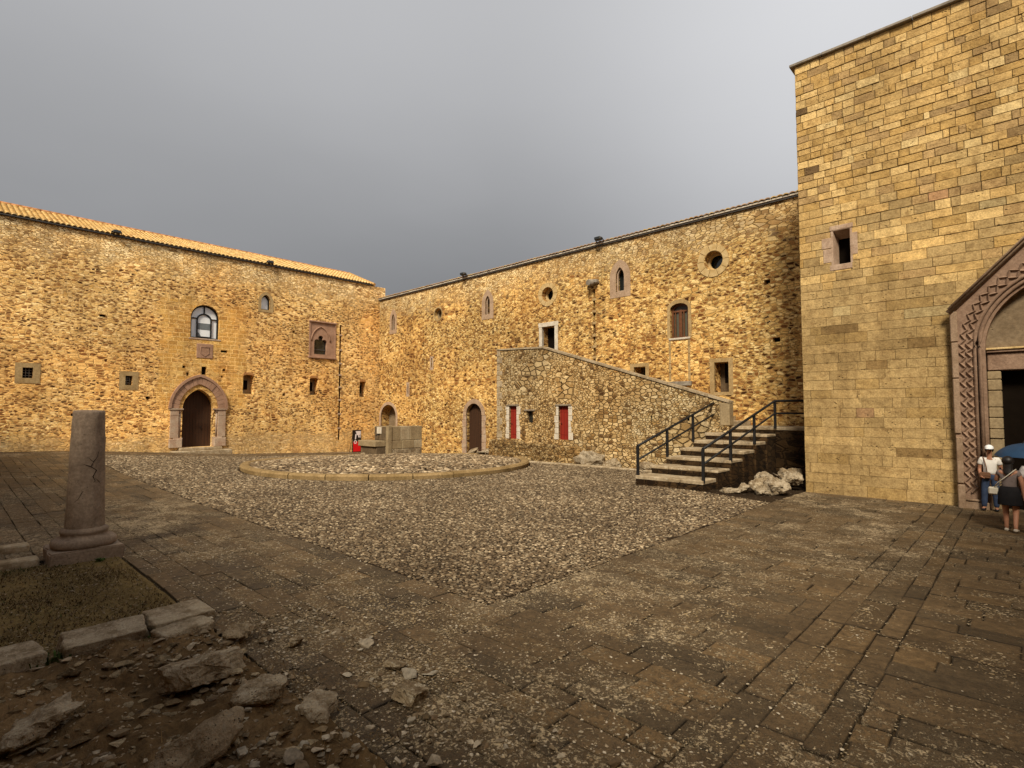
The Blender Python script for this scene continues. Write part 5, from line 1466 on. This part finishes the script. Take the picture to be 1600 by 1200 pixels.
# loose small stones
peb = []
for sd_ in range(6):
    bm = rock_bm(1, 1, .7, 200 + sd_, npts=11, sub=0, rough=.08); bm.verts.index_update()
    peb.append((np.array([v.co[:] for v in bm.verts]), [tuple(v.index for v in f.verts) for f in bm.faces])); bm.free()
items = []
for _ in range(9000):
    a = random.uniform(31.2, 37.5); b = 21.2 + abs(random.gauss(1.2, 1.9))
    if b > 29: continue
    if b < 22.4 and random.random() < .45: continue
    cl = noise.noise(Vector((a * 1.3, b * 1.3, 2))) + .5 * noise.noise(Vector((a * 3.1, b * 3.1, 6)))
    if cl < random.uniform(-.3, .7): continue
    r = min(.007 + random.expovariate(1 / .013), .09)
    c = random.choice([(0.33, 0.27, 0.19), (0.26, 0.20, 0.13), (0.18, 0.13, 0.075), (0.40, 0.34, 0.25), (0.13, 0.088, 0.045), (0.15, 0.10, 0.055)]); k = random.uniform(.7, 1.15)
    z = gz(a, b) + (.045 + .10 * noise.fractal(Vector((a * 2.3, b * 2.3, 3.1)), .8, 2.1, 5) if b > 22 else 0)
    items.append((a, -b, z + r * .25, r * random.uniform(.8, 1.5), r, r * random.uniform(.5, .9), random.uniform(0, 6.28), random.gauss(0, .3), tuple(k * q for q in c), random.randint(0, 5)))
# grit scattered on the paving near the rubble and elsewhere
for _ in range(2200):
    a = random.uniform(26, 38); b = 22.4 - abs(random.gauss(0, 1.6))
    if a < 31 and b > 22.3: continue
    r = random.uniform(.006, .018); c = random.choice([(0.40, 0.33, 0.23), (0.30, 0.23, 0.15), (0.46, 0.39, 0.29)])
    items.append((a, -b, gz(a, b) + .004, r * 1.3, r, r * .6, random.uniform(0, 6.28), 0, c, random.randint(0, 5)))
o = place_R(scatter('loose_stones', peb, items, M['pebble'], 'stuff', smooth=False, jitter=.08)); tag(o, 'small loose stones and grit scattered over the ruin', 'rubble')
# flat stone chips and leaf litter drifting over the paving and the turf
def chip_t(k):
    n = 6; V = []; F = []
    for i in range(n): t_ = 2 * math.pi * (i + .25 * k) / n; V.append((math.cos(t_), math.sin(t_), -.3))
    for i in range(n): t_ = 2 * math.pi * (i + .25 * k) / n; V.append((.8 * math.cos(t_), .8 * math.sin(t_), .5))
    for i in range(n): F.append((i, (i + 1) % n, n + (i + 1) % n, n + i))
    F.append(tuple(range(n, 2 * n))); return np.array(V), F
CT = [chip_t(k) for k in range(3)]
items = []
def clus(a, b): return .38 * noise.noise(Vector((a * .35, b * .35, 11))) + .5 * noise.noise(Vector((a * 1.2, b * 1.2, 4))) + .6 * noise.noise(Vector((a * 3.7, b * 3.7, 8)))
def on_slabs(a, b):
    if a < 0.5 or a > 43: return False
    if in_cobbles(a, b) or b < 5.4: return False
    if math.hypot(a - CA, b - CB) < CR + .1: return False
    return (b > 19.6 and b < 22.3) or (a > 33.1 and b < 22.3 and b > 5.4) or (b > 22.4 and a < 25.8 and b < 30)
CHC = [(0.32, 0.245, 0.15), (0.26, 0.19, 0.11), (0.38, 0.30, 0.195), (0.20, 0.14, 0.075), (0.29, 0.21, 0.11)]
made = 0
for _ in range(520000):
    if made > 50000: break
    if random.random() < .5: d_, az = random.uniform(3.5, 13), random.uniform(-.85, .85)
    else: d_, az = random.uniform(5, 26), random.uniform(-.8, .8)
    a, b = to_court(d_ * math.sin(az), d_ * math.cos(az))
    if not on_slabs(a, b): continue
    near = .55 * max(0.0, 1 - math.hypot(a - 32.5, b - 22.2) / 2.6) + .30 * math.exp(-((a - 34.2) / 1.7) ** 2 - ((b - 15.0) / 6.0) ** 2) + .22 * math.exp(-((b - 20.6) / 1.0) ** 2 - ((a - 26.0) / 6.0) ** 2)
    if clus(a, b) + near < random.uniform(.05, 1.05): continue
    r = min(random.choice((.005, .006, .008, .010, .014)) * random.uniform(.7, 1.4) * (.62 + d_ * .012), .016)
    k = random.uniform(.6, 1.15)
    items.append((a, -b, gz(a, b) + .001, r * random.uniform(1, 2.2), r, r * .35, random.gauss(.76, .7), random.gauss(0, .12), tuple(k * q for q in random.choice(CHC)), random.randint(0, 2))); made += 1
for _ in range(3600):
    a = random.uniform(26.4, 31.2); b = 22.5 + abs(random.gauss(0, 2.2))
    if b > 29 or noise.noise(Vector((a * 2.2, b * 2.2, 3))) < random.uniform(-.5, .6): continue
    r = random.uniform(.005, .013); k = random.uniform(.4, .85)
    items.append((a, -b, gz(a, b) + .03, r * 1.8, r, r * .3, random.uniform(0, 6.28), random.gauss(0, .4), tuple(k * q for q in random.choice(CHC)), random.randint(0, 2)))
o = place_R(scatter('stone_chips', CT, items, M['pebble'], 'stuff', smooth=False, jitter=.2)); tag(o, 'pale stone chips and dry litter strewn over paving and turf', 'grit')
# broken stones bedded in the ruin
med = []
for sd_ in range(8):
    bm = rock_bm(1, .8, .5, 300 + sd_, npts=11, sub=1, rough=.10); bm.verts.index_update()
    med.append((np.array([v.co[:] for v in bm.verts]), [tuple(v.index for v in f.verts) for f in bm.faces])); bm.free()
items = []
for _ in range(1300):
    a = random.uniform(31.6, 36.5); b = 22.5 + abs(random.gauss(.7, 1.6))
    if b > 28 or noise.noise(Vector((a * 1.0, b * 1.0, 14))) < random.uniform(-.5, .45): continue
    r = min(.02 + random.expovariate(1 / .030), .16); k = random.uniform(.55, 1.0)
    c = random.choice([(0.42, 0.34, 0.22), (0.32, 0.245, 0.15), (0.22, 0.155, 0.085), (0.52, 0.44, 0.31)])
    z = gz(a, b) + max(.005, .045 + .10 * noise.fractal(Vector((a * 2.3, b * 2.3, 3.1)), .8, 2.1, 5))
    items.append((a, -b, z + r * .12, r * random.uniform(.8, 1.4), r, r * random.uniform(.4, .75), random.gauss(.9, .6), random.gauss(0, .3), tuple(k * q for q in c), random.randint(0, 7)))
o = place_R(scatter('bedded_stones', med, items, M['rock_attr'], 'stuff', smooth=False, jitter=.03)); tag(o, 'broken stones half buried in the brown soil of the ruin', 'rubble')
# dry brown grass among the rubble
mb = MB()
for _ in range(5200):
    a = random.uniform(31.3, 36.6); b = 22.2 + abs(random.gauss(.5, 2.0))
    if b > 28 or noise.noise(Vector((a * 1.4, b * 1.4, 21))) < random.uniform(-.2, .5): continue
    z = gz(a, b) + max(.0, .045 + .10 * noise.fractal(Vector((a * 2.3, b * 2.3, 3.1)), .8, 2.1, 5)); l = random.uniform(.02, .08); t = random.uniform(0, 6.28); w_ = random.uniform(.002, .006)
    dx, dy = math.cos(t), math.sin(t); ln = random.uniform(.3, 1.6); k = random.uniform(.4, 1.2); col = (0.20 * k, 0.125 * k, 0.05 * k)
    mb.face([mb.vert((a - dy * w_, -b + dx * w_, z), col), mb.vert((a + dy * w_, -b - dx * w_, z), col), mb.vert((a + dx * l * ln, -b + dy * l * ln, z + l), col)])
o = place_R(mb.build('dry_grass', M['blade'], kind='stuff')); tag(o, 'dry brown grass stubble among the rubble', 'grass')
# tufts of green weeds among the blocks
def tuft(a, b, label, n, h, seed):
    r = random.Random(seed); mb = MB(); z = gz(a, b)
    for _ in range(n):
        t = r.uniform(0, 6.28); l = h * r.uniform(.5, 1); w_ = r.uniform(.008, .016); lean = r.uniform(.2, .9)
        x0, y0 = a + r.gauss(0, h * .4), -b + r.gauss(0, h * .4); dx, dy = math.cos(t), math.sin(t); k = r.uniform(.6, 1.4)
        col = (0.055 * k, 0.085 * k, 0.018 * k)
        p1 = (x0 + dx * l * lean * .5, y0 + dy * l * lean * .5, z + l * .7); p2 = (x0 + dx * l * lean, y0 + dy * l * lean, z + l * .8)
        i = [mb.vert((x0 - dy * w_ * .5, y0 + dx * w_ * .5, z), col), mb.vert((x0 + dy * w_ * .5, y0 - dx * w_ * .5, z), col), mb.vert((p1[0] + dy * w_, p1[1] - dx * w_, p1[2]), col), mb.vert((p1[0] - dy * w_, p1[1] + dx * w_, p1[2]), col), mb.vert(p2, col)]
        mb.face(i[:4]); mb.face((i[3], i[2], i[4]))
    solid_thing(mb, 'weed_tuft', M['blade'], label, 'weed', (a, -b, z), group='green weeds in the footing joints', recalc=False)
tuft(31.15, 23.92, 'green weed tuft between the long block and the middle block', 70, .15, 1)
tuft(31.3, 23.0, 'sparse green weed between the middle and right-hand blocks', 26, .11, 2)
tuft(26.72, 22.75, 'low green growth along the column plinth', 60, .07, 3)

# ================================================================== PEOPLE
def skin_mesh(name, verts, edges, mat, parent, sub=2, root=0, label=None, extra=()):
    me = bpy.data.meshes.new(name); me.from_pydata([v[0] for v in verts], edges, [])
    o = bpy.data.objects.new(name + '_tmp', me); COL.objects.link(o)
    m = o.modifiers.new('s', 'SKIN'); m.use_smooth_shade = True; m.branch_smoothing = .4
    for i, v in enumerate(verts):
        r = v[1]; me.skin_vertices[0].data[i].radius = (r if hasattr(r, '__len__') else (r, r)); me.skin_vertices[0].data[i].use_root = (i == root)
    if sub: s_ = o.modifiers.new('u', 'SUBSURF'); s_.levels = sub; s_.render_levels = sub
    dg = bpy.context.evaluated_depsgraph_get(); me2 = bpy.data.meshes.new_from_object(o.evaluated_get(dg))
    bpy.data.objects.remove(o); bpy.data.meshes.remove(me)
    bm = bmesh.new(); bm.from_mesh(me2)
    for e in extra:
        b2 = bmesh.new(); b2.from_mesh(e); tmp = bpy.data.meshes.new('t'); b2.to_mesh(tmp); b2.free(); bm.from_mesh(tmp); bpy.data.meshes.remove(tmp)
    for f in bm.faces: f.smooth = True
    bm.to_mesh(me2); bm.free()
    me2.name = name
    if parent is None: return me2
    me2.materials.clear(); me2.materials.append(mat)
    o = bpy.data.objects.new(name, me2); COL.objects.link(o); o.parent = parent
    if label: o['label'] = label
    return o
def finger_meshes(wrist, d, side, fwd, s):
    """five separate fingers hanging from a palm; d = direction of the hand"""
    out = []; d = Vector(d).normalized(); side = Vector(side).normalized(); fwd = Vector(fwd).normalized(); w = Vector(wrist)
    for off, l in ((-.030, .062), (-.010, .074), (.010, .070), (.030, .055)):
        p0 = w + d * .075 * s + fwd * off * s; p1 = p0 + (d * .5 + side * .08) * l * s; p2 = p1 + (d * .4 + side * .25) * l * s
        out.append(skin_mesh('finger', [(p0, .009 * s), (p1, .0085 * s), (p2, .007 * s)], [(0, 1), (1, 2)], None, None, 1))
    p0 = w + d * .03 * s + fwd * .035 * s; p1 = p0 + (d * .6 + fwd * .6) * .035 * s; p2 = p1 + (d * .9 + side * .2) * .03 * s
    out.append(skin_mesh('thumb', [(p0, .011 * s), (p1, .010 * s), (p2, .008 * s)], [(0, 1), (1, 2)], None, None, 1))
    return out
def person(label, loc, face_deg, h, J, group=None):
    """J: joints in units of height; x right, y forward(+), z up"""
    t = bpy.data.objects.new('person', None); COL.objects.link(t); t.location = loc; t.rotation_euler = (0, 0, math.radians(face_deg)); tag(t, label, 'person', group)
    J = {k: Vector(v) * h for k, v in J.items()}
    names = ['pelvis', 'waist', 'chest', 'neck', 'chin', 'skull', 'crown', 'shL', 'elL', 'wrL', 'palmL', 'shR', 'elR', 'wrR', 'palmR', 'hipL', 'knL', 'anL', 'toeL', 'hipR', 'knR', 'anR', 'toeR', 'nose']
    rad = dict(pelvis=(.085, .062), waist=(.072, .052), chest=(.085, .06), neck=.030, chin=.038, skull=(.046, .055), crown=(.036, .044), sh=.036, el=.026, wr=.017, palm=(.022, .012), hip=.052, kn=.036, an=.023, toe=.020, nose=.008)
    V = []
    for n in names:
        k = n.rstrip('LR') if n[-1] in 'LR' else n; r = rad[k]
        V.append((J[n], tuple(q * h for q in r) if hasattr(r, '__len__') else r * h))
    I = {n: i for i, n in enumerate(names)}
    E_ = [('pelvis', 'waist'), ('waist', 'chest'), ('chest', 'neck'), ('neck', 'chin'), ('chin', 'skull'), ('skull', 'crown'), ('skull', 'nose')]
    for s in 'LR': E_ += [('chest', 'sh' + s), ('sh' + s, 'el' + s), ('el' + s, 'wr' + s), ('wr' + s, 'palm' + s), ('pelvis', 'hip' + s), ('hip' + s, 'kn' + s), ('kn' + s, 'an' + s), ('an' + s, 'toe' + s)]
    ex = []
    for s, sg in (('L', 1), ('R', -1)):
        d = J['palm' + s] - J['wr' + s]; ex += finger_meshes(J['wr' + s], d, (sg, 0, 0), (0, 1, 0.0) if abs(d.normalized().y) < .8 else (0, 0, 1), h / 1.7)
    skin_mesh('body', V, [(I[a], I[b]) for a, b in E_], M['skin'], t, 2, 0, extra=ex)
    return t, J
def garment(name, pts, edges, mat, parent, h, sub=2, label=None):
    return skin_mesh(name, [(p, tuple(q * h for q in r) if hasattr(r, '__len__') else r * h) for p, r in pts], edges, mat, parent, sub, 0, label)
BASE = dict(pelvis=(0, 0, .53), waist=(0, 0, .62), chest=(0, 0, .735), neck=(0, .005, .835), chin=(0, .015, .885), skull=(0, .012, .935), crown=(0, .006, .965), nose=(0, .072, .925),
            shL=(.095, 0, .80), elL=(.125, -.01, .63), wrL=(.135, .02, .485), palmL=(.135, .03, .44), shR=(-.095, 0, .80), elR=(-.125, -.01, .63), wrR=(-.135, .02, .485), palmR=(-.135, .03, .44),
            hipL=(.052, 0, .50), knL=(.057, .01, .275), anL=(.060, -.01, .045), toeL=(.065, .075, .022), hipR=(-.052, 0, .50), knR=(-.057, .01, .275), anR=(-.060, -.01, .045), toeR=(-.065, .075, .022))
def shirt(t, J, h, mat, name='shirt', hem='pelvis', sleeve=.62, loose=1.12):
    pts = [(J['pelvis'] + Vector((0, 0, .01 * h)), (.093 * loose, .072 * loose)), (J['waist'], (.083 * loose, .064 * loose)), (J['chest'], (.094 * loose, .070 * loose)), (J['neck'] - Vector((0, 0, .022 * h)), .036)]
    ed = [(0, 1), (1, 2), (2, 3)]
    for s in 'LR':
        k = len(pts); pts += [(J['sh' + s], .044 * loose), (J['sh' + s].lerp(J['el' + s], sleeve), .040 * loose)]; ed += [(2, k), (k, k + 1)]
    return garment(name, pts, ed, mat, t, h)
def trousers(t, J, h, mat, end='an', f=1.0):
    pts = [(J['waist'] - Vector((0, 0, .03 * h)), (.084, .064)), (J['pelvis'], (.094, .070))]; ed = [(0, 1)]
    for s in 'LR':
        k = len(pts); last = J['kn' + s].lerp(J['an' + s], f); pts += [(J['hip' + s], .060), (J['kn' + s], .046), (last, .040 if f < .5 else .036)]; ed += [(1, k), (k, k + 1), (k + 1, k + 2)]
    return garment('trousers', pts, ed, mat, t, h)
def shoes(t, J, h, mat):
    for s in 'LR':
        d = J['toe' + s] - J['an' + s]; heel = J['an' + s] + Vector((0, -.03 * h, -.022 * h))
        garment('shoe', [(heel, (.025, .022)), (J['an' + s] + Vector((0, .02 * h, -.02 * h)), (.028, .024)), (J['toe' + s] + Vector((0, .01 * h, 0)), (.027, .018))], [(0, 1), (1, 2)], mat, t, h)
def blob(name, c, r, mat, parent, n=20, cut=None):
    bm = bmesh.new(); bmesh.ops.create_uvsphere(bm, u_segments=n, v_segments=n // 2, radius=1)
    if cut is not None: bmesh.ops.bisect_plane(bm, geom=bm.verts[:] + bm.edges[:] + bm.faces[:], plane_co=(0, 0, cut), plane_no=(0, 0, -1), clear_outer=True)
    for v in bm.verts: v.co = Vector((c[0] + v.co.x * r[0], c[1] + v.co.y * r[1], c[2] + v.co.z * r[2]))
    me = bpy.data.meshes.new(name); bm.to_mesh(me); bm.free(); me.polygons.foreach_set('use_smooth', [True] * len(me.polygons)); me.materials.append(mat)
    o = bpy.data.objects.new(name, me); COL.objects.link(o); o.parent = parent; return o

# man in a white cap facing the court
h = 1.70; J_ = dict(BASE); J_.update(elR=(-.130, -.02, .635), wrR=(-.140, .02, .49), palmR=(-.140, .032, .445), knL=(.075, .0, .275), anL=(.085, -.01, .045), toeL=(.10, .065, .022), wrL=(.11, .10, .53), palmL=(.085, .125, .52))
loc = (12.57, 14.40, 0.0)
man, J = person('man in white cap and white tee standing beside the portal jamb', loc, 138, h, J_)
shirt(man, J, h, M['tee'], 't_shirt'); trousers(man, J, h, M['denim']); shoes(man, J, h, M['blackshoe'])
sk = J['skull']; mbc = blob('cap', sk + Vector((0, .0, .028 * h)), (.056 * h, .066 * h, .055 * h), M['cap'], man, cut=-.15)
blob('cap_peak', sk + Vector((0, .085 * h, .022 * h)), (.046 * h, .046 * h, .006 * h), M['cap'], mbc)
blob('hair', sk + Vector((0, -.012 * h, .0)), (.053 * h, .055 * h, .045 * h), M['hair'], man)
mb = MB()
for sg in (-1, 1): 
    o = blob('eye', sk + Vector((sg * .018 * h, .052 * h, -.002 * h)), (.006 * h, .004 * h, .004 * h), M['hair'], man, 8)
blob('mouth', sk + Vector((0, .050 * h, -.038 * h)), (.014 * h, .005 * h, .004 * h), M['leather'], man, 8)
def bag(label, loc, deg, c, size, mat, strap, name='shoulder_bag'):
    t = bpy.data.objects.new(name, None); COL.objects.link(t); t.location = loc; t.rotation_euler = (0, 0, math.radians(deg)); tag(t, label, 'bag', 'shoulder bags'); ORG[t.name] = Vector((0, 0, 0))
    mb = MB(); mb.box(c[0] - size[0], c[0] + size[0], c[1] - size[1], c[1] + size[1], c[2] - size[2], c[2] + size[2], bev=.03); mb.build('pouch', mat, t)
    mb = MB(); mb.box(c[0] - size[0] * .95, c[0] + size[0] * .95, c[1] + size[1] - .004, c[1] + size[1] + .012, c[2] - .01, c[2] + size[2] * .96, bev=.008); mb.build('flap', mat, t)
    mb = MB(); mb.tube(strap, .011, 6); mb.build('strap', mat, t)
bag('brown shoulder bag slung across the man in the white cap', loc, 138, (.10, .15, .93), (.11, .04, .085), M['leather'],
    [(.06, .15, 1.0), (.07, .14, 1.15), (.10, .12, 1.30), (.13, .05, 1.415), (.13, -.08, 1.40), (.05, -.15, 1.2), (-.06, -.13, 1.02)])

# woman under the umbrella, seen from behind, walking towards the door
h = 1.63; J_ = dict(BASE); J_.update(knL=(.052, .03, .275), anL=(.055, -.045, .06), toeL=(.058, .03, .022), knR=(-.052, .05, .275), anR=(-.055, .07, .045), toeR=(-.058, .15, .022), elR=(-.135, .03, .66), wrR=(-.105, .10, .76), palmR=(-.10, .11, .80), elL=(.13, .0, .64), wrL=(.135, .03, .49), palmL=(.135, .04, .45))
wl = (10.75, 11.86, 0.0); wf = -52
wom, J = person('woman in grey top and black skirt walking away under the umbrella', wl, wf, h, J_)
shirt(wom, J, h, M['grey_cloth'], 'top', sleeve=.5, loose=1.02); shoes(wom, J, h, M['shoe'])
mb = MB(); hz = h
mb.lathe([(.20, .36 * hz), (.205, .37 * hz), (.195, .46 * hz), (.185, .53 * hz), (.15, .60 * hz), (.14, .605 * hz)], (0, .01, 0), 28)
mb.v = [(x * 1.0, y * .82, z) for x, y, z in mb.v]
ORG[wom.name] = Vector((0, 0, 0)); mb.build('skirt', M['black_cloth'], wom)
sk = J['skull']; blob('hair', sk + Vector((0, -.02 * h, .005 * h)), (.066 * h, .070 * h, .066 * h), M['hair'], wom)
garment('long_hair', [(sk + Vector((0, -.03 * h, .0)), (.055, .042)), (J['neck'] + Vector((0, -.04 * h, -.0)), (.055, .030)), (J['chest'] + Vector((0, -.062 * h, .02 * h)), (.040, .018))], [(0, 1), (1, 2)], M['hair'], wom, h)
bag('small cream crossbody bag on the hip of the woman in black skirt', wl, wf, (-.27, .02, .86), (.085, .05, .085), M['beige'],
    [(-.26, .02, .93), (-.16, -.11, 1.06), (-.02, -.14, 1.2), (.10, -.09, 1.33), (.12, .0, 1.36), (.06, .12, 1.25), (-.12, .13, 1.05), (-.25, .06, .93)])
# umbrella held up in her right hand
hand = Vector(wl) + Matrix.Rotation(math.radians(wf), 3, 'Z') @ J['palmR']
UM = thing('umbrella', 'dark blue umbrella shading the woman in the black skirt', 'umbrella', tuple(hand), 'W')
ORG[UM.name] = Vector((0, 0, 0))
mb = MB(); n_ = 8; R0 = .56; tip = Vector((.46, -.12, .60))
axis = Matrix.Rotation(math.radians(-8), 3, 'Y')
def up(r, t, z): return tip + axis @ Vector((r * math.cos(t), r * math.sin(t), z))
rings = []
seg = 4
for i in range(7):
    f = i / 6; row = []
    for k in range(n_ * seg):
        t = 2 * math.pi * k / (n_ * seg); ph = abs((k % seg) / seg - .5) * 2
        r = R0 * math.sin(f * 1.25) / math.sin(1.25) * (1 - .035 * (1 - ph) * f * f * 2); z = -.24 * (1 - math.cos(f * 1.25)) / (1 - math.cos(1.25)) + .012 * (1 - ph) * f
        row.append(mb.vert(up(r, t, z)))
    rings.append(row)
for a, b in zip(rings, rings[1:]):
    for k in range(n_ * seg): mb.face((a[k], b[k], b[(k + 1) % (n_ * seg)], a[(k + 1) % (n_ * seg)]), 0, True)
mb.build('canopy', M['umbrella'], UM)
mb = MB()
for k in range(n_):
    t = 2 * math.pi * k / n_; mb.tube([up(R0 * math.sin(f * 1.25) / math.sin(1.25), t, -.24 * (1 - math.cos(f * 1.25)) / (1 - math.cos(1.25)) - .008) for f in (0, .25, .5, .75, 1)], .004, 4)
mb.build('ribs', M['iron'], UM)
mb = MB(); mb.tube([(0, 0, -.08), tuple(tip * .5), tuple(tip + axis @ Vector((0, 0, .06)))], .008, 6); mb.build('shaft', M['iron'], UM)
mb = MB(); mb.tube([(0, 0, -.12), (0, 0, .06)], .016, 8); mb.build('handle', M['blackshoe'], UM)

# man in a pale shirt at the right edge
h = 1.74; J_ = dict(BASE); J_.update(knL=(.055, .06, .28), anL=(.058, .07, .05), toeL=(.06, .15, .022), knR=(-.055, .0, .275), anR=(-.058, -.06, .06), toeR=(-.06, .02, .022))
ml = (11.12, 11.66, 0.0)
m2_, J = person('man in loose pale grey shirt at the right edge beside the umbrella', ml, -40, h, J_)
shirt(m2_, J, h, M['shirt'], 'shirt', sleeve=.8, loose=1.2); trousers(m2_, J, h, M['black_cloth']); shoes(m2_, J, h, M['blackshoe'])
sk = J['skull']; blob('hair', sk + Vector((0, -.012 * h, .014 * h)), (.054 * h, .062 * h, .05 * h), M['hair'], m2_)

# ================================================================== LIGHT, SKY, CAMERA
SUN_EL = 44.0
# light comes from behind the camera and high over the near wings
sun_dir = Vector((-0.25, -0.968, 0)).normalized()
el = math.radians(SUN_EL)
to_sun = Vector((sun_dir.x * math.cos(el), sun_dir.y * math.cos(el), math.sin(el)))
sl = bpy.data.lights.new('sun', 'SUN'); sl.energy = 5.0; sl.angle = math.radians(14); sl.color = (1.0, 0.90, 0.73)
so = bpy.data.objects.new('sun', sl); COL.objects.link(so); so.rotation_euler = to_sun.to_track_quat('Z', 'Y').to_euler(); so.location = (-8, -20, 30)

wd_ = bpy.data.worlds.new('World'); SC.world = wd_; wd_.use_nodes = True
t = wd_.node_tree; t.nodes.clear()
class WT(NT):
    def __init__(s, tree): s.t = tree
W = WT(t)
out = t.nodes.new('ShaderNodeOutputWorld')
sky = W.n('ShaderNodeTexSky', sky_type='NISHITA', sun_disc=False, sun_elevation=el, sun_rotation=math.atan2(to_sun.x, to_sun.y), air_density=1.0, dust_density=3.0)
bg1 = W.n('ShaderNodeBackground', {'Color': sky.outputs[0], 'Strength': 0.05})
gen = W.n('ShaderNodeTexCoord').outputs['Generated']
X, Y, Z = W.sep(gen)[:3]
cl = W.noise(W.vm('MULTIPLY', gen, (1.0, 1.0, 2.4)), 1.6, 5, 0.5)
zz = W.m('MULTIPLY_ADD', W.m('SUBTRACT', cl, 0.5), 0.11, Z)
v = W.m('ADD', W.ss(zz, 0.12, 0.66, 0.205, 0.55), W.m('MULTIPLY', W.ss(X, -0.05, 0.55), W.ss(zz, -0.05, 0.45, 0.17, 0.27)))
v = W.m('ADD', v, W.m('MULTIPLY', W.ss(X, -0.1, -0.6), W.ss(Z, 0.0, 0.55, 0.12, -0.03)))
v = W.m('ADD', v, W.ss(Y, 0.15, -0.5, 0.0, 0.18))
v = W.m('MULTIPLY', v, W.ss(Z, 0.66, 0.92, 1.0, 0.5))
colr = W.n('ShaderNodeCombineXYZ', {0: v, 1: W.m('MULTIPLY', v, 1.005), 2: W.m('MULTIPLY', v, 1.03)}).outputs[0]
bg2 = W.n('ShaderNodeBackground', {'Color': colr, 'Strength': 1.0})
mx = W.n('ShaderNodeMixShader', {0: 0.92}); t.links.new(bg1.outputs[0], mx.inputs[1]); t.links.new(bg2.outputs[0], mx.inputs[2]); t.links.new(mx.outputs[0], out.inputs[0])

cam = bpy.data.cameras.new('camera'); co_ = bpy.data.objects.new('camera', cam); COL.objects.link(co_)
cam.sensor_width = 36.0; cam.lens = 850 / 1600 * 36.0; cam.clip_end = 2000; cam.clip_start = .05
co_.location = (0, 0, 2.6); co_.rotation_euler = (math.radians(90 + 2.9), 0, 0)
SC.camera = co_
SC.view_settings.view_transform = 'Standard'; SC.view_settings.look = 'None'; SC.view_settings.exposure = 0.0
SC.render.engine = 'CYCLES'
print('cobbles', n_cob)
